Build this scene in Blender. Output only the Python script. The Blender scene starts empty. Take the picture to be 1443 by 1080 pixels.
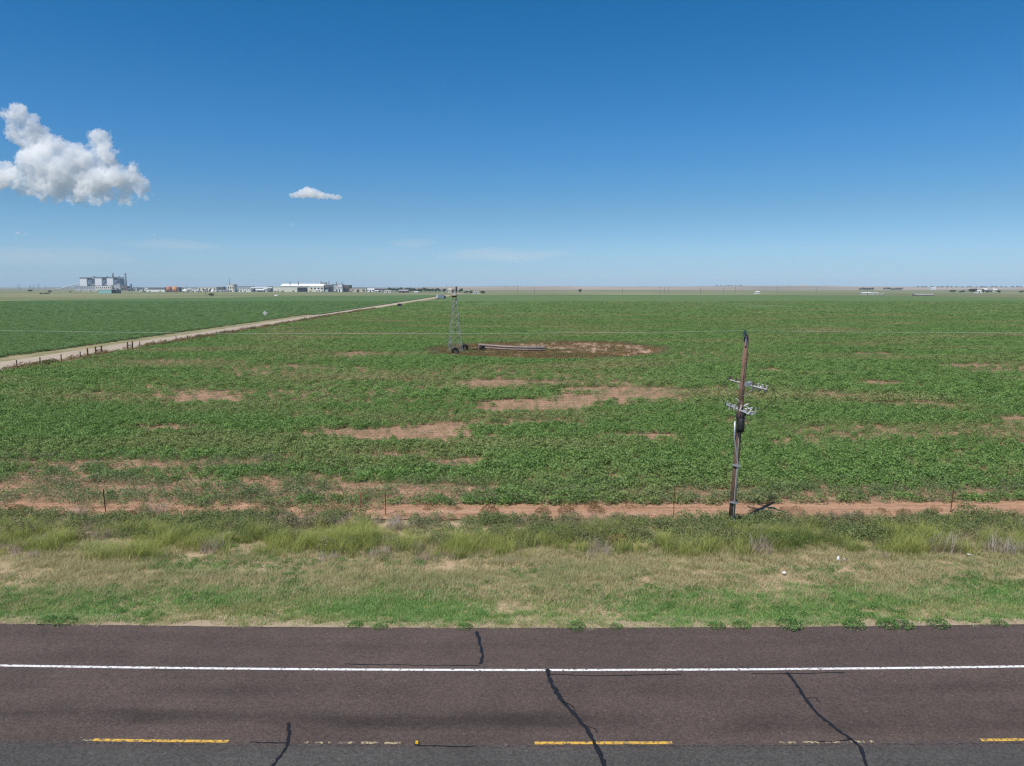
import bpy, bmesh, math, random
import numpy as np
from mathutils import Vector, Matrix, Euler

# ------------------------------------------------------------------ camera, sky, sun, exposure
S = bpy.context.scene
R = math.radians
CAM_H, F, CX, CY = 12.0, 1025.0, 721.5, 540.0
TH = math.atan(134.0 / F)                       # pitch below the horizontal
cam_d = bpy.data.cameras.new('camera')
cam_d.sensor_width = 36.0
cam_d.lens = 36.0 * F / 1443.0
cam_d.clip_start, cam_d.clip_end = 0.1, 60000.0
cam = bpy.data.objects.new('camera', cam_d)
S.collection.objects.link(cam)
cam.location = (0, 0, CAM_H)
cam.rotation_euler = (R(90) - TH, 0, 0)
S.camera = cam

SKY_GRADE = [(0.0, (0.41, 0.575, 0.93)), (0.05, (0.475, 0.615, 0.81)), (0.1, (0.44, 0.60, 0.71)), (0.19, (0.32, 0.64, 0.80)), (0.34, (0.14, 0.63, 0.78)), (1.0, (0.3, 0.62, 0.74))]
SUN_EL, SUN_AZ = 60.0, -142.0                   # azimuth clockwise from +Y (view direction): behind the left shoulder
w = bpy.data.worlds.new('World'); S.world = w; w.use_nodes = True
wn, wl = w.node_tree.nodes, w.node_tree.links
bg = wn['Background']
sky = wn.new('ShaderNodeTexSky'); sky.sky_type = 'NISHITA'; sky.sun_disc = False
sky.sun_elevation = R(SUN_EL); sky.sun_rotation = R(SUN_AZ)
sky.altitude = 1100; sky.air_density = 1.0; sky.dust_density = 0.6; sky.ozone_density = 2.6
hs = wn.new('ShaderNodeHueSaturation'); hs.inputs['Saturation'].default_value = 1.22
tcw = wn.new('ShaderNodeTexCoord'); sxw = wn.new('ShaderNodeSeparateXYZ'); rw = wn.new('ShaderNodeValToRGB'); mw = wn.new('ShaderNodeMix')
mw.data_type = 'RGBA'; mw.blend_type = 'MULTIPLY'; mw.inputs['Factor'].default_value = 1
for k, (p, c) in enumerate(SKY_GRADE):              # colour response of the clear sky against elevation (sine)
    el = rw.color_ramp.elements[k] if k < 2 else rw.color_ramp.elements.new(p)
    el.position = p; el.color = (*c, 1)
wl.new(tcw.outputs['Generated'], sxw.inputs[0]); wl.new(sxw.outputs[2], rw.inputs['Fac'])
wl.new(sky.outputs[0], hs.inputs['Color']); wl.new(hs.outputs[0], mw.inputs[6]); wl.new(rw.outputs[0], mw.inputs[7]); wl.new(mw.outputs[2], bg.inputs['Color'])
bg.inputs['Strength'].default_value = 0.115
sd = bpy.data.lights.new('sun', 'SUN'); sd.energy = 4.2; sd.angle = R(0.5); sd.color = (1.0, 0.94, 0.86)
sun = bpy.data.objects.new('sun', sd); S.collection.objects.link(sun)
_d = Vector((math.sin(R(SUN_AZ)) * math.cos(R(SUN_EL)), math.cos(R(SUN_AZ)) * math.cos(R(SUN_EL)), math.sin(R(SUN_EL))))
sun.rotation_euler = _d.to_track_quat('Z', 'Y').to_euler()
S.view_settings.view_transform = 'Standard'; S.view_settings.look = 'None'
S.view_settings.exposure = 0.25; S.view_settings.gamma = 1.0
S.cycles.volume_bounces = 200
S.cycles.max_bounces = 240
S.cycles.filter_width = 1.25
S.cycles.use_denoising = True
S.cycles.denoiser = 'OPENIMAGEDENOISE'
S.cycles.denoising_prefilter = 'NONE'
S.cycles.diffuse_bounces = 3
S.cycles.transparent_max_bounces = 8

# ------------------------------------------------------------------ helpers
rng = np.random.default_rng(7)
random.seed(7)
CT, ST = math.cos(TH), math.sin(TH)

def G(px, py, z=0.0):
    """where the sight line through a photo pixel meets the level z"""
    v = (py - CY) / F
    a = TH + math.atan(v)
    Y = (CAM_H - z) / math.tan(a)
    depth = Y * CT + (CAM_H - z) * ST
    return ((px - CX) / F * depth, Y)
def X_at(px, Y, z=0.0):
    return (px - CX) / F * (Y * CT + (CAM_H - z) * ST)
def Z_at(py, Y):
    return CAM_H - Y * math.tan(TH + math.atan((py - CY) / F))

def bend(x):
    """gentle bend of the highway and everything that runs along it"""
    a = np.abs(np.asarray(x, float) + 1.0)
    return np.where(a < 25, 0.00095 * a * a, 0.00095 * 625 + (a - 25) * 0.0475) - 0.0035 * np.asarray(x, float)

def vnoise(x, y, seed=0):
    x = np.asarray(x, float); y = np.asarray(y, float)
    xi, yi = np.floor(x).astype(np.int64), np.floor(y).astype(np.int64)
    fx, fy = x - xi, y - yi
    fx, fy = fx * fx * (3 - 2 * fx), fy * fy * (3 - 2 * fy)
    def h(a, b):
        n = (a * 374761393 + b * 668265263 + seed * 1442695041) & 0xffffffff
        n = ((n ^ (n >> 13)) * 1274126177) & 0xffffffff
        return ((n ^ (n >> 16)) & 0xffff) / 65535.0
    return (h(xi, yi) * (1 - fx) + h(xi + 1, yi) * fx) * (1 - fy) + (h(xi, yi + 1) * (1 - fx) + h(xi + 1, yi + 1) * fx) * fy
def fbm(x, y, seed=0, o=4):
    t, a, s = 0, 0.5, 0
    for k in range(o):
        t = t + a * vnoise(x * 2 ** k, y * 2 ** k, seed + k); s += a; a *= 0.5
    return t / s

def new_mat(name):
    m = bpy.data.materials.new(name); m.use_nodes = True
    return m, m.node_tree.nodes, m.node_tree.links, m.node_tree.nodes['Principled BSDF']

def mat(name, col, rough=0.8, metal=0.0, var=0.12, scale=3.0, bump=0.0, spec=0.3):
    m, n, l, b = new_mat(name)
    tc = n.new('ShaderNodeTexCoord')
    nz = n.new('ShaderNodeTexNoise'); nz.inputs['Scale'].default_value = scale; nz.inputs['Detail'].default_value = 6
    l.new(tc.outputs['Object'], nz.inputs['Vector'])
    r = n.new('ShaderNodeValToRGB')
    r.color_ramp.elements[0].position, r.color_ramp.elements[1].position = 0.3, 0.7
    r.color_ramp.elements[0].color = (*[c * (1 - var) for c in col], 1)
    r.color_ramp.elements[1].color = (*[min(1, c * (1 + var)) for c in col], 1)
    l.new(nz.outputs['Fac'], r.inputs['Fac']); l.new(r.outputs['Color'], b.inputs['Base Color'])
    b.inputs['Roughness'].default_value = rough; b.inputs['Metallic'].default_value = metal
    b.inputs['Specular IOR Level'].default_value = spec
    if bump:
        bp = n.new('ShaderNodeBump'); bp.inputs['Strength'].default_value = bump; bp.inputs['Distance'].default_value = 0.05
        l.new(nz.outputs['Fac'], bp.inputs['Height']); l.new(bp.outputs['Normal'], b.inputs['Normal'])
    return m

def ground_mat(name, cols, scales, fine=(0.8, 1.25), fine_scale=6.0, bump=0.3, stretch=(1, 1, 1), bdist=0.05, rough=0.95):
    """patchy ground: a ramp of colours over stretched noise, broken up by a fine noise; world coordinates"""
    m, n, l, b = new_mat(name)
    g = n.new('ShaderNodeNewGeometry')
    mp = n.new('ShaderNodeMapping'); mp.inputs['Scale'].default_value = stretch
    l.new(g.outputs['Position'], mp.inputs['Vector'])
    n1 = n.new('ShaderNodeTexNoise'); n1.inputs['Scale'].default_value = scales; n1.inputs['Detail'].default_value = 8; n1.inputs['Roughness'].default_value = 0.62
    l.new(mp.outputs[0], n1.inputs['Vector'])
    r = n.new('ShaderNodeValToRGB'); e = r.color_ramp.elements
    for k, (p, c) in enumerate(cols):
        x = e[k] if k < 2 else e.new(p)
        x.position = p; x.color = (*c, 1)
    l.new(n1.outputs['Fac'], r.inputs['Fac'])
    n2 = n.new('ShaderNodeTexNoise'); n2.inputs['Scale'].default_value = fine_scale; n2.inputs['Detail'].default_value = 5
    l.new(g.outputs['Position'], n2.inputs['Vector'])
    mr = n.new('ShaderNodeMapRange'); mr.inputs['From Min'].default_value = 0.3; mr.inputs['From Max'].default_value = 0.7
    mr.inputs['To Min'].default_value, mr.inputs['To Max'].default_value = fine
    l.new(n2.outputs['Fac'], mr.inputs['Value'])
    mx = n.new('ShaderNodeMix'); mx.data_type = 'RGBA'; mx.blend_type = 'MULTIPLY'; mx.inputs['Factor'].default_value = 1
    l.new(r.outputs['Color'], mx.inputs[6]); l.new(mr.outputs[0], mx.inputs[7]); l.new(mx.outputs[2], b.inputs['Base Color'])
    b.inputs['Roughness'].default_value = rough; b.inputs['Specular IOR Level'].default_value = 0.1
    if bump:
        bp = n.new('ShaderNodeBump'); bp.inputs['Strength'].default_value = bump; bp.inputs['Distance'].default_value = bdist
        l.new(n2.outputs['Fac'], bp.inputs['Height']); l.new(bp.outputs['Normal'], b.inputs['Normal'])
    return m

def leaf_mat(name, c0, c1, c2=None, trans=0.35, nscale=0.25, rough=0.55, spec=0.25):
    """foliage: per plant random colour between c0 and c1, drifting to c2 in patches of the field"""
    m, n, l, b = new_mat(name)
    oi = n.new('ShaderNodeObjectInfo'); g = n.new('ShaderNodeNewGeometry')
    mx = n.new('ShaderNodeMix'); mx.data_type = 'RGBA'
    mx.inputs[6].default_value = (*c0, 1); mx.inputs[7].default_value = (*c1, 1)
    ad = n.new('ShaderNodeMath'); ad.operation = 'MULTIPLY_ADD'; ad.inputs[1].default_value = 0.6
    sc_ = n.new('ShaderNodeMath'); sc_.operation = 'MULTIPLY'; sc_.inputs[1].default_value = 0.4
    l.new(oi.outputs['Random'], sc_.inputs[0]); l.new(g.outputs['Random Per Island'], ad.inputs[0]); l.new(sc_.outputs[0], ad.inputs[2])
    l.new(ad.outputs[0], mx.inputs['Factor'])
    out = mx.outputs[2]
    if c2:
        nz = n.new('ShaderNodeTexNoise'); nz.inputs['Scale'].default_value = nscale; nz.inputs['Detail'].default_value = 5
        mpp = n.new('ShaderNodeMapping'); mpp.inputs['Scale'].default_value = (0.5, 1.3, 1.0)
        l.new(g.outputs['Position'], mpp.inputs['Vector']); l.new(mpp.outputs[0], nz.inputs['Vector'])
        mr = n.new('ShaderNodeMapRange'); mr.inputs['From Min'].default_value = 0.48; mr.inputs['From Max'].default_value = 0.68
        l.new(nz.outputs['Fac'], mr.inputs['Value'])
        m2 = n.new('ShaderNodeMix'); m2.data_type = 'RGBA'; m2.inputs[7].default_value = (*c2, 1)
        l.new(mr.outputs[0], m2.inputs['Factor']); l.new(out, m2.inputs[6]); out = m2.outputs[2]
    l.new(out, b.inputs['Base Color'])
    b.inputs['Roughness'].default_value = rough; b.inputs['Specular IOR Level'].default_value = spec
    if trans:
        tr = n.new('ShaderNodeBsdfTranslucent'); l.new(out, tr.inputs['Color'])
        ms = n.new('ShaderNodeMixShader'); ms.inputs[0].default_value = trans
        l.new(b.outputs[0], ms.inputs[1]); l.new(tr.outputs[0], ms.inputs[2])
        l.new(ms.outputs[0], n['Material Output'].inputs['Surface'])
    return m

class MB:
    """collects shapes into one mesh"""
    def __init__(s): s.v, s.f = [], []
    def add(s, vs, fs):
        o = len(s.v); s.v += [tuple(v) for v in vs]; s.f += [tuple(i + o for i in f) for f in fs]; return s
    def box(s, c, d, rz=0.0, taper=1.0):
        hx, hy, hz = d[0] / 2, d[1] / 2, d[2] / 2
        cs, sn = math.cos(rz), math.sin(rz); vs = []
        for z, t in ((-hz, 1), (hz, taper)):
            for x, y in ((-hx, -hy), (hx, -hy), (hx, hy), (-hx, hy)):
                x *= t; y *= t
                vs.append((c[0] + x * cs - y * sn, c[1] + x * sn + y * cs, c[2] + z))
        return s.add(vs, [(0, 3, 2, 1), (4, 5, 6, 7), (0, 1, 5, 4), (1, 2, 6, 5), (2, 3, 7, 6), (3, 0, 4, 7)])
    def tube(s, pts, r, n=8, cap=True):
        pts = [Vector(p) for p in pts]; rs = r if isinstance(r, (list, tuple)) else [r] * len(pts)
        vs, fs = [], []
        up = None
        for i, p in enumerate(pts):
            t = (pts[min(i + 1, len(pts) - 1)] - pts[max(i - 1, 0)]).normalized()
            if up is None:
                up = Vector((0, 0, 1)) if abs(t.z) < 0.9 else Vector((1, 0, 0))
            a = t.cross(up)
            if a.length < 1e-6: a = t.cross(Vector((0, 1, 0)))
            a.normalize(); b = a.cross(t).normalized(); up = b
            for k in range(n):
                q = 2 * math.pi * k / n
                vs.append(p + (a * math.cos(q) + b * math.sin(q)) * rs[i])
        for i in range(len(pts) - 1):
            for k in range(n):
                fs.append((i * n + k, i * n + (k + 1) % n, (i + 1) * n + (k + 1) % n, (i + 1) * n + k))
        if cap:
            fs.append(tuple(range(n - 1, -1, -1))); fs.append(tuple((len(pts) - 1) * n + k for k in range(n)))
        return s.add(vs, fs)
    def lathe(s, prof, c=(0, 0, 0), n=20, axis=None):
        vs, fs = [], []
        M = Matrix.Identity(3) if axis is None else Vector(axis).to_track_quat('Z', 'Y').to_matrix()
        for r, z in prof:
            for k in range(n):
                q = 2 * math.pi * k / n
                p = M @ Vector((r * math.cos(q), r * math.sin(q), z)); vs.append(p + Vector(c))
        for i in range(len(prof) - 1):
            for k in range(n):
                fs.append((i * n + k, i * n + (k + 1) % n, (i + 1) * n + (k + 1) % n, (i + 1) * n + k))
        fs.append(tuple(range(n - 1, -1, -1))); fs.append(tuple((len(prof) - 1) * n + k for k in range(n)))
        return s.add(vs, fs)
    def build(s, name, m=None, parent=None, smooth=False):
        me = bpy.data.meshes.new(name); me.from_pydata(s.v, [], s.f); me.update()
        if m: me.materials.append(m)
        if smooth: me.shade_smooth()
        o = bpy.data.objects.new(name, me); S.collection.objects.link(o)
        if parent: o.parent = parent
        return o

def fast_mesh(name, V, Q):
    """numpy quads to mesh"""
    me = bpy.data.meshes.new(name); V = np.asarray(V, np.float32); Q = np.asarray(Q, np.int32)
    k = Q.shape[1]
    me.vertices.add(len(V)); me.vertices.foreach_set('co', V.ravel())
    me.loops.add(Q.size); me.loops.foreach_set('vertex_index', Q.ravel())
    me.polygons.add(len(Q)); me.polygons.foreach_set('loop_start', np.arange(0, Q.size, k, dtype=np.int32))
    me.polygons.foreach_set('loop_total', np.full(len(Q), k, np.int32))
    me.update(calc_edges=True); me.validate()
    return me

def tag(o, label=None, cat=None, group=None, kind=None):
    if label: o['label'] = label
    if cat: o['category'] = cat
    if group: o['group'] = group
    if kind: o['kind'] = kind
    return o
def thing(name, label, cat, loc=(0, 0, 0), rz=0.0, group=None):
    o = bpy.data.objects.new(name, None); S.collection.objects.link(o)
    o.location = loc; o.rotation_euler = (0, 0, rz); o.empty_display_size = 0.2
    return tag(o, label, cat, group)
def copy_tree(o, parent=None):
    c = o.copy(); S.collection.objects.link(c); c.parent = parent
    for ch in list(o.children): copy_tree(ch, c)
    return c

def sheet(name, xs, ts, z, m, ragged=(0, 0), use_bend=True, relief=0.0, seed=0):
    """a strip of ground along the highway between offsets ts[0]..ts[-1]; uv = (x, offset)"""
    xs = np.asarray(xs, float); ts = np.asarray(ts, float)
    X, T = np.meshgrid(xs, ts)
    T2 = T.copy()
    if ragged[0]: T2[0] += (fbm(xs * 1.3, xs * 0, seed + 3) - 0.5) * 2 * ragged[0]
    if ragged[1]: T2[-1] += (fbm(xs * 1.3, xs * 0, seed + 9) - 0.5) * 2 * ragged[1]
    Y = T2 + (bend(X) if use_bend else 0)
    Z = np.full_like(X, z)
    if relief: Z = Z + relief * (fbm(X * 0.5, Y * 0.8, seed + 20) - 0.5)
    V = np.stack([X, Y, Z], -1).reshape(-1, 3)
    nx, nt = len(xs), len(ts)
    i = np.arange(nt - 1)[:, None] * nx + np.arange(nx - 1)[None]
    Q = np.stack([i, i + 1, i + nx + 1, i + nx], -1).reshape(-1, 4)
    me = fast_mesh(name, V, Q)
    uv = me.uv_layers.new(name='UVMap')
    U = np.stack([X, T2], -1).reshape(-1, 2)[Q.ravel()].astype(np.float32)
    uv.data.foreach_set('uv', U.ravel())
    me.materials.append(m)
    o = bpy.data.objects.new(name, me); S.collection.objects.link(o)
    return tag(o, kind='structure')

def poly_sheet(name, pts, z, m, kind='structure'):
    me = bpy.data.meshes.new(name); me.from_pydata([(x, y, z) for x, y in pts], [], [tuple(range(len(pts)))]); me.update()
    me.materials.append(m)
    o = bpy.data.objects.new(name, me); S.collection.objects.link(o)
    return tag(o, kind=kind)

def inside(poly, x, y):
    r = np.zeros(len(x), bool); n = len(poly)
    for i in range(n):
        x1, y1 = poly[i]; x2, y2 = poly[(i + 1) % n]
        c = ((y1 > y) != (y2 > y)) & (x < (x2 - x1) * (y - y1) / (y2 - y1 + 1e-12) + x1)
        r ^= c
    return r

# ------------------------------------------------------------------ plants as instance sources
def source(name, V, Qd, m):
    me = fast_mesh(name, V, Qd); me.materials.append(m)
    return bpy.data.objects.new(name, me)

def blades_mesh(n, h, spread, wid, lean, seed, droop=0.5):
    r = np.random.default_rng(seed); V, Q = [], []
    for k in range(n):
        a, d = r.uniform(0, 6.283), spread * math.sqrt(r.uniform())
        bx, by = d * math.cos(a), d * math.sin(a)
        hh = h * r.uniform(0.45, 1.0); ww = wid * r.uniform(0.6, 1.2)
        ang = r.uniform(0, 6.283); ln = lean * r.uniform(0.3, 1.2) * hh
        dx, dy = math.cos(ang), math.sin(ang); px, py = -dy, dx
        o = len(V); segs = 3
        for s in range(segs + 1):
            t = s / segs
            c = (bx + dx * ln * t ** 1.8, by + dy * ln * t ** 1.8, hh * (t - droop * 0.35 * t ** 3))
            wv = ww * (1 - t * 0.85) / 2
            V += [(c[0] - px * wv, c[1] - py * wv, c[2]), (c[0] + px * wv, c[1] + py * wv, c[2])]
        for s in range(segs):
            Q.append((o + 2 * s, o + 2 * s + 1, o + 2 * s + 3, o + 2 * s + 2))
    return V, Q

def leafy_mesh(n, rad, h, ls, seed, dome=True, flat=0.5, stems=0):
    """leaf shaped quads spread through a mound"""
    r = np.random.default_rng(seed); V, Q = [], []
    for k in range(n):
        a, d = r.uniform(0, 6.283), math.sqrt(r.uniform()) * rad
        top = h * (1 - 0.6 * (d / rad) ** 2) if dome else h
        z = top * r.uniform(0.25, 1.0) ** 0.6
        p = Vector((d * math.cos(a), d * math.sin(a), z))
        nrm = Vector((r.normal() * flat, r.normal() * flat, 1)).normalized()
        t = nrm.cross(Vector((math.cos(a + r.normal()), math.sin(a + r.normal()), 0)))
        if t.length < 1e-3: t = Vector((1, 0, 0))
        t.normalize(); u = nrm.cross(t)
        L, W = ls * r.uniform(0.7, 1.3), ls * r.uniform(0.5, 0.8)
        o = len(V)
        V += [p - t * L / 2, p + u * W / 2, p + t * L / 2 - nrm * L * 0.2, p - u * W / 2]
        Q.append((o, o + 1, o + 2, o + 3))
    return [tuple(v) for v in V], Q

_groups = {}
def scatter(name, P, scl, srcs, label=None, seed=0, tilt=0.0):
    """one stuff object: instances of the source plants at the points P"""
    r = np.random.default_rng(seed + 100); n = len(P)
    col = bpy.data.collections.new(name + '_sources')
    for s in srcs: col.objects.link(s)
    me = bpy.data.meshes.new(name); me.vertices.add(n); me.vertices.foreach_set('co', np.asarray(P, np.float32).ravel())
    a = me.attributes.new('turn', 'FLOAT_VECTOR', 'POINT')
    rot = np.zeros((n, 3), np.float32); rot[:, 2] = r.uniform(0, 6.283, n); rot[:, :2] = r.normal(0, tilt, (n, 2))
    a.data.foreach_set('vector', rot.ravel())
    a = me.attributes.new('size', 'FLOAT_VECTOR', 'POINT'); scl = np.asarray(scl, np.float32)
    if scl.ndim == 1: scl = np.repeat(scl[:, None], 3, 1)
    a.data.foreach_set('vector', np.ascontiguousarray(scl).ravel())
    a = me.attributes.new('pick', 'INT', 'POINT'); a.data.foreach_set('value', r.integers(0, len(srcs), n).astype(np.int32))
    for s in srcs:
        me.materials.append(s.data.materials[0]); break
    o = bpy.data.objects.new(name, me); S.collection.objects.link(o)
    ng = bpy.data.node_groups.new(name + '_nodes', 'GeometryNodeTree')
    ng.interface.new_socket('Geometry', in_out='INPUT', socket_type='NodeSocketGeometry')
    ng.interface.new_socket('Geometry', in_out='OUTPUT', socket_type='NodeSocketGeometry')
    N, L = ng.nodes, ng.links
    gi, go = N.new('NodeGroupInput'), N.new('NodeGroupOutput')
    ip = N.new('GeometryNodeInstanceOnPoints'); ci = N.new('GeometryNodeCollectionInfo')
    ci.inputs['Collection'].default_value = col; ci.inputs['Separate Children'].default_value = True; ci.inputs['Reset Children'].default_value = True
    ip.inputs['Pick Instance'].default_value = True
    def attr(nm, ty):
        q = N.new('GeometryNodeInputNamedAttribute'); q.data_type = ty; q.inputs['Name'].default_value = nm; return q.outputs['Attribute']
    L.new(gi.outputs[0], ip.inputs['Points']); L.new(ci.outputs[0], ip.inputs['Instance'])
    L.new(attr('pick', 'INT'), ip.inputs['Instance Index'])
    L.new(attr('turn', 'FLOAT_VECTOR'), ip.inputs['Rotation']); L.new(attr('size', 'FLOAT_VECTOR'), ip.inputs['Scale'])
    L.new(ip.outputs[0], go.inputs[0])
    md = o.modifiers.new('scatter', 'NODES'); md.node_group = ng
    return tag(o, label, None, None, 'stuff')

def rand_pts(n, x0, x1, t0, t1):
    return rng.uniform(x0, x1, n), rng.uniform(t0, t1, n)

# ------------------------------------------------------------------ materials
M = {}
M['soil'] = ground_mat('soil', [(0.3, (0.26, 0.155, 0.095)), (0.5, (0.34, 0.21, 0.135)), (0.7, (0.43, 0.285, 0.195))], 0.8, (0.7, 1.25), 5, 0.9, (0.15, 2.2, 1), 0.12)
M['track_soil'] = ground_mat('track_soil', [(0.3, (0.29, 0.165, 0.10)), (0.5, (0.38, 0.225, 0.14)), (0.7, (0.46, 0.29, 0.19))], 0.8, (0.75, 1.2), 6, 0.8, (0.12, 2.6, 1), 0.1)
M['verge'] = ground_mat('verge_ground', [(0.3, (0.19, 0.16, 0.085)), (0.5, (0.30, 0.245, 0.14)), (0.68, (0.45, 0.33, 0.22))], 0.8, (0.7, 1.3), 11, 0.6)
M['edge'] = ground_mat('gravel_edge', [(0.3, (0.27, 0.21, 0.14)), (0.7, (0.42, 0.335, 0.235))], 1.2, (0.75, 1.25), 30, 0.5)
M['prairie'] = ground_mat('prairie', [(0.3, (0.10, 0.12, 0.055)), (0.48, (0.17, 0.16, 0.085)), (0.7, (0.27, 0.21, 0.13))], 0.0016, (0.85, 1.15), 0.03, 0, (0.25, 1, 1))
M['pasture'] = ground_mat('pasture', [(0.36, (0.12, 0.15, 0.06)), (0.52, (0.18, 0.19, 0.09)), (0.68, (0.36, 0.31, 0.19))], 0.006, (0.85, 1.15), 0.08, 0, (0.3, 1.6, 1))
M['dirt_road'] = ground_mat('dirt_road', [(0.3, (0.33, 0.27, 0.205)), (0.7, (0.45, 0.38, 0.29))], 0.25, (0.85, 1.15), 5, 0.3, (1.4, 0.15, 1))
M['road_verge'] = ground_mat('road_verge', [(0.36, (0.17, 0.17, 0.08)), (0.54, (0.27, 0.24, 0.13)), (0.72, (0.38, 0.30, 0.20))], 0.35, (0.75, 1.25), 4, 0.4, (1.6, 0.35, 1))
M['clearing'] = ground_mat('clearing', [(0.36, (0.20, 0.12, 0.065)), (0.47, (0.33, 0.23, 0.15)), (0.66, (0.47, 0.33, 0.25))], 0.11, (0.7, 1.3), 2.5, 0.4, (0.9, 0.8, 1))
M['hills'] = ground_mat('hills', [(0.32, (0.14, 0.13, 0.085)), (0.47, (0.27, 0.21, 0.145)), (0.62, (0.40, 0.31, 0.22)), (0.75, (0.5, 0.385, 0.29))], 0.0012, (0.9, 1.1), 0.02, 0, (0.6, 2.2, 1))
M['far_crop'] = ground_mat('far_crop', [(0.25, (0.085, 0.142, 0.042)), (0.5, (0.104, 0.163, 0.054)), (0.64, (0.135, 0.17, 0.07)), (0.8, (0.22, 0.19, 0.11))], 0.018, (0.72, 1.28), 0.55, 0.6, (0.22, 1.3, 1), 0.4)
M['left_crop'] = ground_mat('left_crop', [(0.3, (0.076, 0.135, 0.045)), (0.7, (0.098, 0.162, 0.058))], 0.02, (0.7, 1.3), 0.6, 0.6, (0.3, 1.2, 1), 0.4)
M['galv'] = mat('galvanised_steel', (0.42, 0.435, 0.455), 0.45, 0.6, 0.15, 8)
M['steel'] = mat('weathered_steel', (0.33, 0.34, 0.34), 0.55, 0.4, 0.25, 4)
M['dark'] = mat('dark_fitting', (0.03, 0.03, 0.035), 0.5, 0.0, 0.3, 8)
M['rubber'] = mat('black_rubber', (0.018, 0.018, 0.02), 0.6, 0.0, 0.25, 6, 0.3)
M['porcelain'] = mat('porcelain', (0.52, 0.51, 0.50), 0.25, 0, 0.08, 8, 0, 0.5)
M['greyglaze'] = mat('grey_glaze', (0.42, 0.40, 0.38), 0.35, 0, 0.15, 8, 0, 0.4)
M['brownglaze'] = mat('brown_glaze', (0.10, 0.05, 0.035), 0.3, 0, 0.2, 8, 0, 0.5)
M['wood_grey'] = mat('weathered_wood', (0.40, 0.345, 0.30), 0.9, 0, 0.3, 6, 0.4)
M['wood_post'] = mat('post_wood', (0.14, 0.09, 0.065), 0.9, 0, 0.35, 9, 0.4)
M['rust'] = mat('rusty_steel', (0.17, 0.075, 0.045), 0.85, 0.2, 0.35, 7)
M['wire'] = mat('aluminium_wire', (0.5, 0.51, 0.47), 0.8, 0.0, 0.1, 2)
M['white'] = mat('white_sheet', (0.78, 0.77, 0.75), 0.6, 0, 0.06, 0.3)
M['cream'] = mat('cream_sheet', (0.70, 0.66, 0.56), 0.7, 0, 0.1, 0.15)
M['tan'] = mat('tan_sheet', (0.56, 0.49, 0.39), 0.75, 0, 0.1, 0.15)
M['grey'] = mat('grey_sheet', (0.44, 0.45, 0.47), 0.7, 0, 0.15, 0.1)
M['darkgrey'] = mat('dark_grey_sheet', (0.15, 0.15, 0.165), 0.7, 0, 0.2, 0.1)
M['teal'] = mat('teal_sheet', (0.26, 0.47, 0.46), 0.6, 0, 0.08, 0.1)
M['orange'] = mat('orange_paint', (0.56, 0.26, 0.10), 0.6, 0, 0.1, 0.2)
M['red'] = mat('red_oxide_paint', (0.42, 0.16, 0.11), 0.7, 0, 0.15, 0.2)
M['black'] = mat('black_opening', (0.012, 0.012, 0.014), 0.7, 0, 0.1, 0.3)
M['brickred'] = mat('brown_cladding', (0.17, 0.11, 0.10), 0.8, 0, 0.15, 0.1)
M['glass'] = mat('dark_glass', (0.02, 0.025, 0.03), 0.1, 0, 0.1, 1, 0, 0.6)
M['carpaint'] = mat('dark_car_paint', (0.03, 0.022, 0.022), 0.25, 0.2, 0.1, 2, 0, 0.5)
M['plastic'] = mat('white_plastic', (0.82, 0.82, 0.83), 0.4, 0, 0.05, 6)
M['bark'] = mat('bark', (0.10, 0.075, 0.055), 0.95, 0, 0.3, 3, 0.4)
M['yellow'] = mat('yellow_reflector', (0.85, 0.5, 0.02), 0.35, 0, 0.1, 20)
M['tar'] = mat('crack_sealant', (0.016, 0.015, 0.016), 0.45, 0, 0.25, 9, 0.2)
M['tree'] = leaf_mat('tree_leaves', (0.028, 0.05, 0.018), (0.05, 0.08, 0.028), None, 0.2)

M['crop'] = leaf_mat('crop_leaves', (0.082, 0.172, 0.038), (0.245, 0.38, 0.108), (0.285, 0.285, 0.12), 0.25, 0.055)
M['crop_thin'] = leaf_mat('sparse_crop_leaves', (0.11, 0.19, 0.06), (0.22, 0.28, 0.12), (0.27, 0.25, 0.14), 0.3, 0.2)
M['cotton'] = leaf_mat('left_field_leaves', (0.085, 0.175, 0.050), (0.205, 0.32, 0.115), None, 0.25)
M['green_grass'] = leaf_mat('green_grass', (0.15, 0.31, 0.07), (0.34, 0.50, 0.17), (0.42, 0.42, 0.18), 0.4, 0.3)
M['dry_grass'] = leaf_mat('dry_grass', (0.30, 0.30, 0.13), (0.64, 0.55, 0.33), (0.34, 0.36, 0.16), 0.35, 0.25)
M['straw'] = leaf_mat('straw', (0.62, 0.50, 0.32), (0.72, 0.60, 0.42), None, 0.35)
M['tall_grass'] = leaf_mat('tall_grass', (0.24, 0.31, 0.07), (0.54, 0.54, 0.18), (0.20, 0.27, 0.07), 0.45, 0.35)
M['dark_weed'] = leaf_mat('dark_weed', (0.11, 0.165, 0.055), (0.26, 0.30, 0.12), (0.26, 0.23, 0.13), 0.3, 0.3)
M['dead_weed'] = leaf_mat('dead_weed', (0.36, 0.30, 0.26), (0.48, 0.41, 0.35), (0.32, 0.21, 0.14), 0.2, 0.5)
M['rust_weed'] = leaf_mat('rust_weed', (0.16, 0.10, 0.045), (0.30, 0.21, 0.085), (0.15, 0.18, 0.06), 0.25, 0.12)
M['broad_weed'] = leaf_mat('broad_weed', (0.085, 0.20, 0.045), (0.17, 0.31, 0.08), None, 0.35)

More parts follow.
